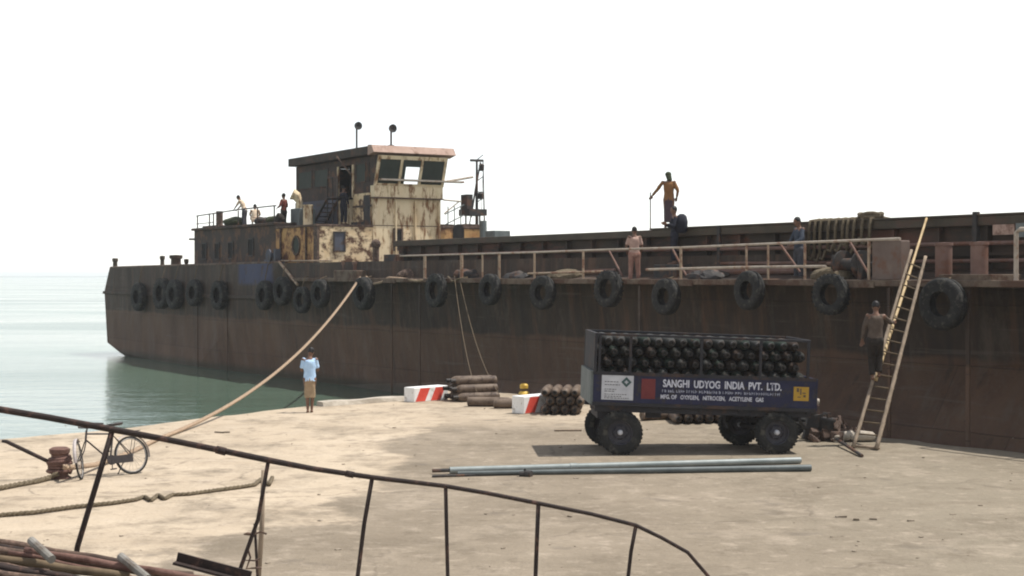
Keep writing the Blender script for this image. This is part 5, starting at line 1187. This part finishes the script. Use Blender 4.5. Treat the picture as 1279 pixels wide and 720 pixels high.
# scrap pipes heaped on the ramp corner
random.seed(9)
scrap = [((-60,668),(165,706),.030,'rusty','dark_scrap'), ((-50,676),(190,716),.024,'rail_rust',''), ((-40,684),(240,722),.036,'rusty',''), ((30,688),(262,726),.030,'bollard',''), ((-50,692),(160,722),.036,'hose',''), ((-60,700),(120,728),.030,'rail_rust',''), ((-60,709),(140,738),.032,'rusty',''), ((-60,718),(150,750),.034,'hose',''), ((-40,704),(200,740),.026,'rail_rust','')]
scrap += [((-60,674),(110,702),.016,'rusty',''), ((10,690),(215,733),.018,'bollard',''), ((-60,697),(60,716),.02,'rusty','')]
labs = ['rearmost rusty pipe of the scrap heap at the bottom left', 'thin dark pipe second from the back of the scrap heap', 'thick rusty pipe reaching furthest right in the scrap heap', 'reddish pipe in the middle of the scrap heap running under the pale offcuts', 'brown pipe in the middle of the scrap heap', 'dark thin pipe near the front of the scrap heap', 'rusty pipe at the front of the scrap heap at the left edge', 'brown front pipe of the scrap heap at the very bottom edge', 'dark thin pipe at the lower right of the scrap heap', 'thin rusty rod near the back of the scrap heap ending under the left offcut', 'thin reddish rod running between the two pale offcuts of the scrap heap', 'short thin rusty rod at the left edge of the scrap heap']
for (a, b, r, m, _), lab in zip(scrap, labs):
    Yd = 12.55-.010*(a[1]-668)*1.6
    A, B = At(*a,Yd), At(*b,Yd-.05); mb = MB(); n = 9; d = B-A
    mb.tube([d*(i/n)+Vector((0,0,.006*math.sin(i*1.7+a[1]))) for i in range(n+1)], [r*(1.12 if i in (n,) else 1) for i in range(n+1)], 9); o = mb.build('scrap_pipe', M[m], smooth=True); o.location = A; tag(o, lab, 'pipe', 'rusty pipes heaped in the foreground corner')
for (a, b, lab) in (((38,676),(64,700),'pale grey pipe offcut lying across the left of the scrap heap'), ((150,696),(184,724),'pale grey pipe offcut lying across the right of the scrap heap')):
    A, B = At(*a,12.2), At(*b,11.95); mb = MB(); mb.tube([Vector(), B-A], .035, 10); o = mb.build('pipe_offcut', M['pale_pipe']); o.location = A; tag(o, lab, 'pipe', 'pale offcuts on the scrap heap')
A, B = At(220,704,12.5), At(312,728,12.4); mb = MB(); d = B-A; s, u = frame_of(d)
mb.prism([Vector(), u*.09, u*.09+s*.02, u*.02+s*.02, u*.02+s*.09, s*.09], d); o = mb.build('angle_iron', M['rail_rust']); o.location = A; tag(o, 'short dark angle iron lying right of the scrap heap', 'angle iron')

# ------------------------------------------------------------------ litter on the quay
random.seed(12); mb = MB()
for i in range(150):
    px = random.uniform(0,1279); py = random.uniform(500,718)
    if py < 500+max(0,(600-px))*.06: continue
    p = G(px,py); s = random.choice((.01,.012,.015,.02,.03,.04))
    mb.box(p+Vector((0,0,s*.15)), (s*random.uniform(.6,2.2), s*random.uniform(.6,1.6), s*.5), Matrix.Rotation(random.uniform(0,3.1),3,'Z'))
for px, py, w in ((1052,647,.16),(1071,651,.09),(1092,650,.11),(1139,652,.10),(275,541,.25),(283,541,.15),(700,560,.06),(860,560,.1)):
    p = G(px,py); mb.box(p+Vector((0,0,.012)), (w,w*.4,.03), Matrix.Rotation(random.uniform(-.4,.4),3,'Z'))
tag(mb.build('litter', M['litter'], jitter=.006), kind='stuff')

# ------------------------------------------------------------------ air, light, camera
mb = MB(); mb.bb(-6400,6400,-500,6900,-4.5,13.5)
hz = mb.build('haze', M['litter']); hz.data.materials.clear(); hm = bpy.data.materials.new('thin_haze'); N, L = nodes_of(hm)
N.remove(N['Principled BSDF']); pv = N.new('ShaderNodeVolumePrincipled'); pv.inputs['Color'].default_value = (.95,.97,1,1); pv.inputs['Density'].default_value = .00028; pv.inputs['Anisotropy'].default_value = .2
L.new(pv.outputs[0], N['Material Output'].inputs['Volume']); hz.data.materials.append(hm); tag(hz, kind='stuff')

to_sun = Vector((.47,.08,1.0)).normalized()
el = math.asin(to_sun.z); azs = math.atan2(to_sun.x, to_sun.y)      # sky rotation is measured clockwise from +Y
sun = bpy.data.lights.new('sun', 'SUN'); sun.energy = 3.3; sun.angle = R(.6); sun.color = (1,.96,.90)
so = bpy.data.objects.new('sun', sun); COL.objects.link(so); so.rotation_euler = to_sun.to_track_quat('Z','Y').to_euler()
w = bpy.data.worlds.new('World'); sc.world = w; w.use_nodes = True; N, L = w.node_tree.nodes, w.node_tree.links
sky = N.new('ShaderNodeTexSky'); sky.sky_type = 'NISHITA'; sky.sun_disc = False; sky.sun_elevation = el; sky.sun_rotation = azs
sky.air_density = 1.0; sky.dust_density = .25; sky.ozone_density = 1.0
hs = N.new('ShaderNodeHueSaturation'); hs.inputs['Saturation'].default_value = .28; L.new(sky.outputs[0], hs.inputs['Color'])
L.new(hs.outputs[0], N['Background'].inputs['Color']); N['Background'].inputs['Strength'].default_value = .12

cam = bpy.data.cameras.new('camera'); co = bpy.data.objects.new('camera', cam); COL.objects.link(co); sc.camera = co
cam.sensor_width = 36; cam.lens = 36*F/1280; cam.clip_end = 20000; cam.clip_start = .1
co.location = (0,0,H); co.rotation_euler = (R(90)-math.atan(16/F), 0, 0)
vs = sc.view_settings; vs.view_transform = 'Standard'; vs.look = 'None'; vs.gamma = 1; vs.use_curve_mapping = False; vs.exposure = .8
sc.render.engine = 'CYCLES'; cy = sc.cycles; cy.use_denoising = True; cy.max_bounces = 6; cy.diffuse_bounces = 3; cy.glossy_bounces = 3; cy.volume_bounces = 1; cy.volume_max_steps = 64
cy.pixel_filter_type = 'BLACKMAN_HARRIS'; cy.filter_width = 2.0; cy.sample_clamp_indirect = 8
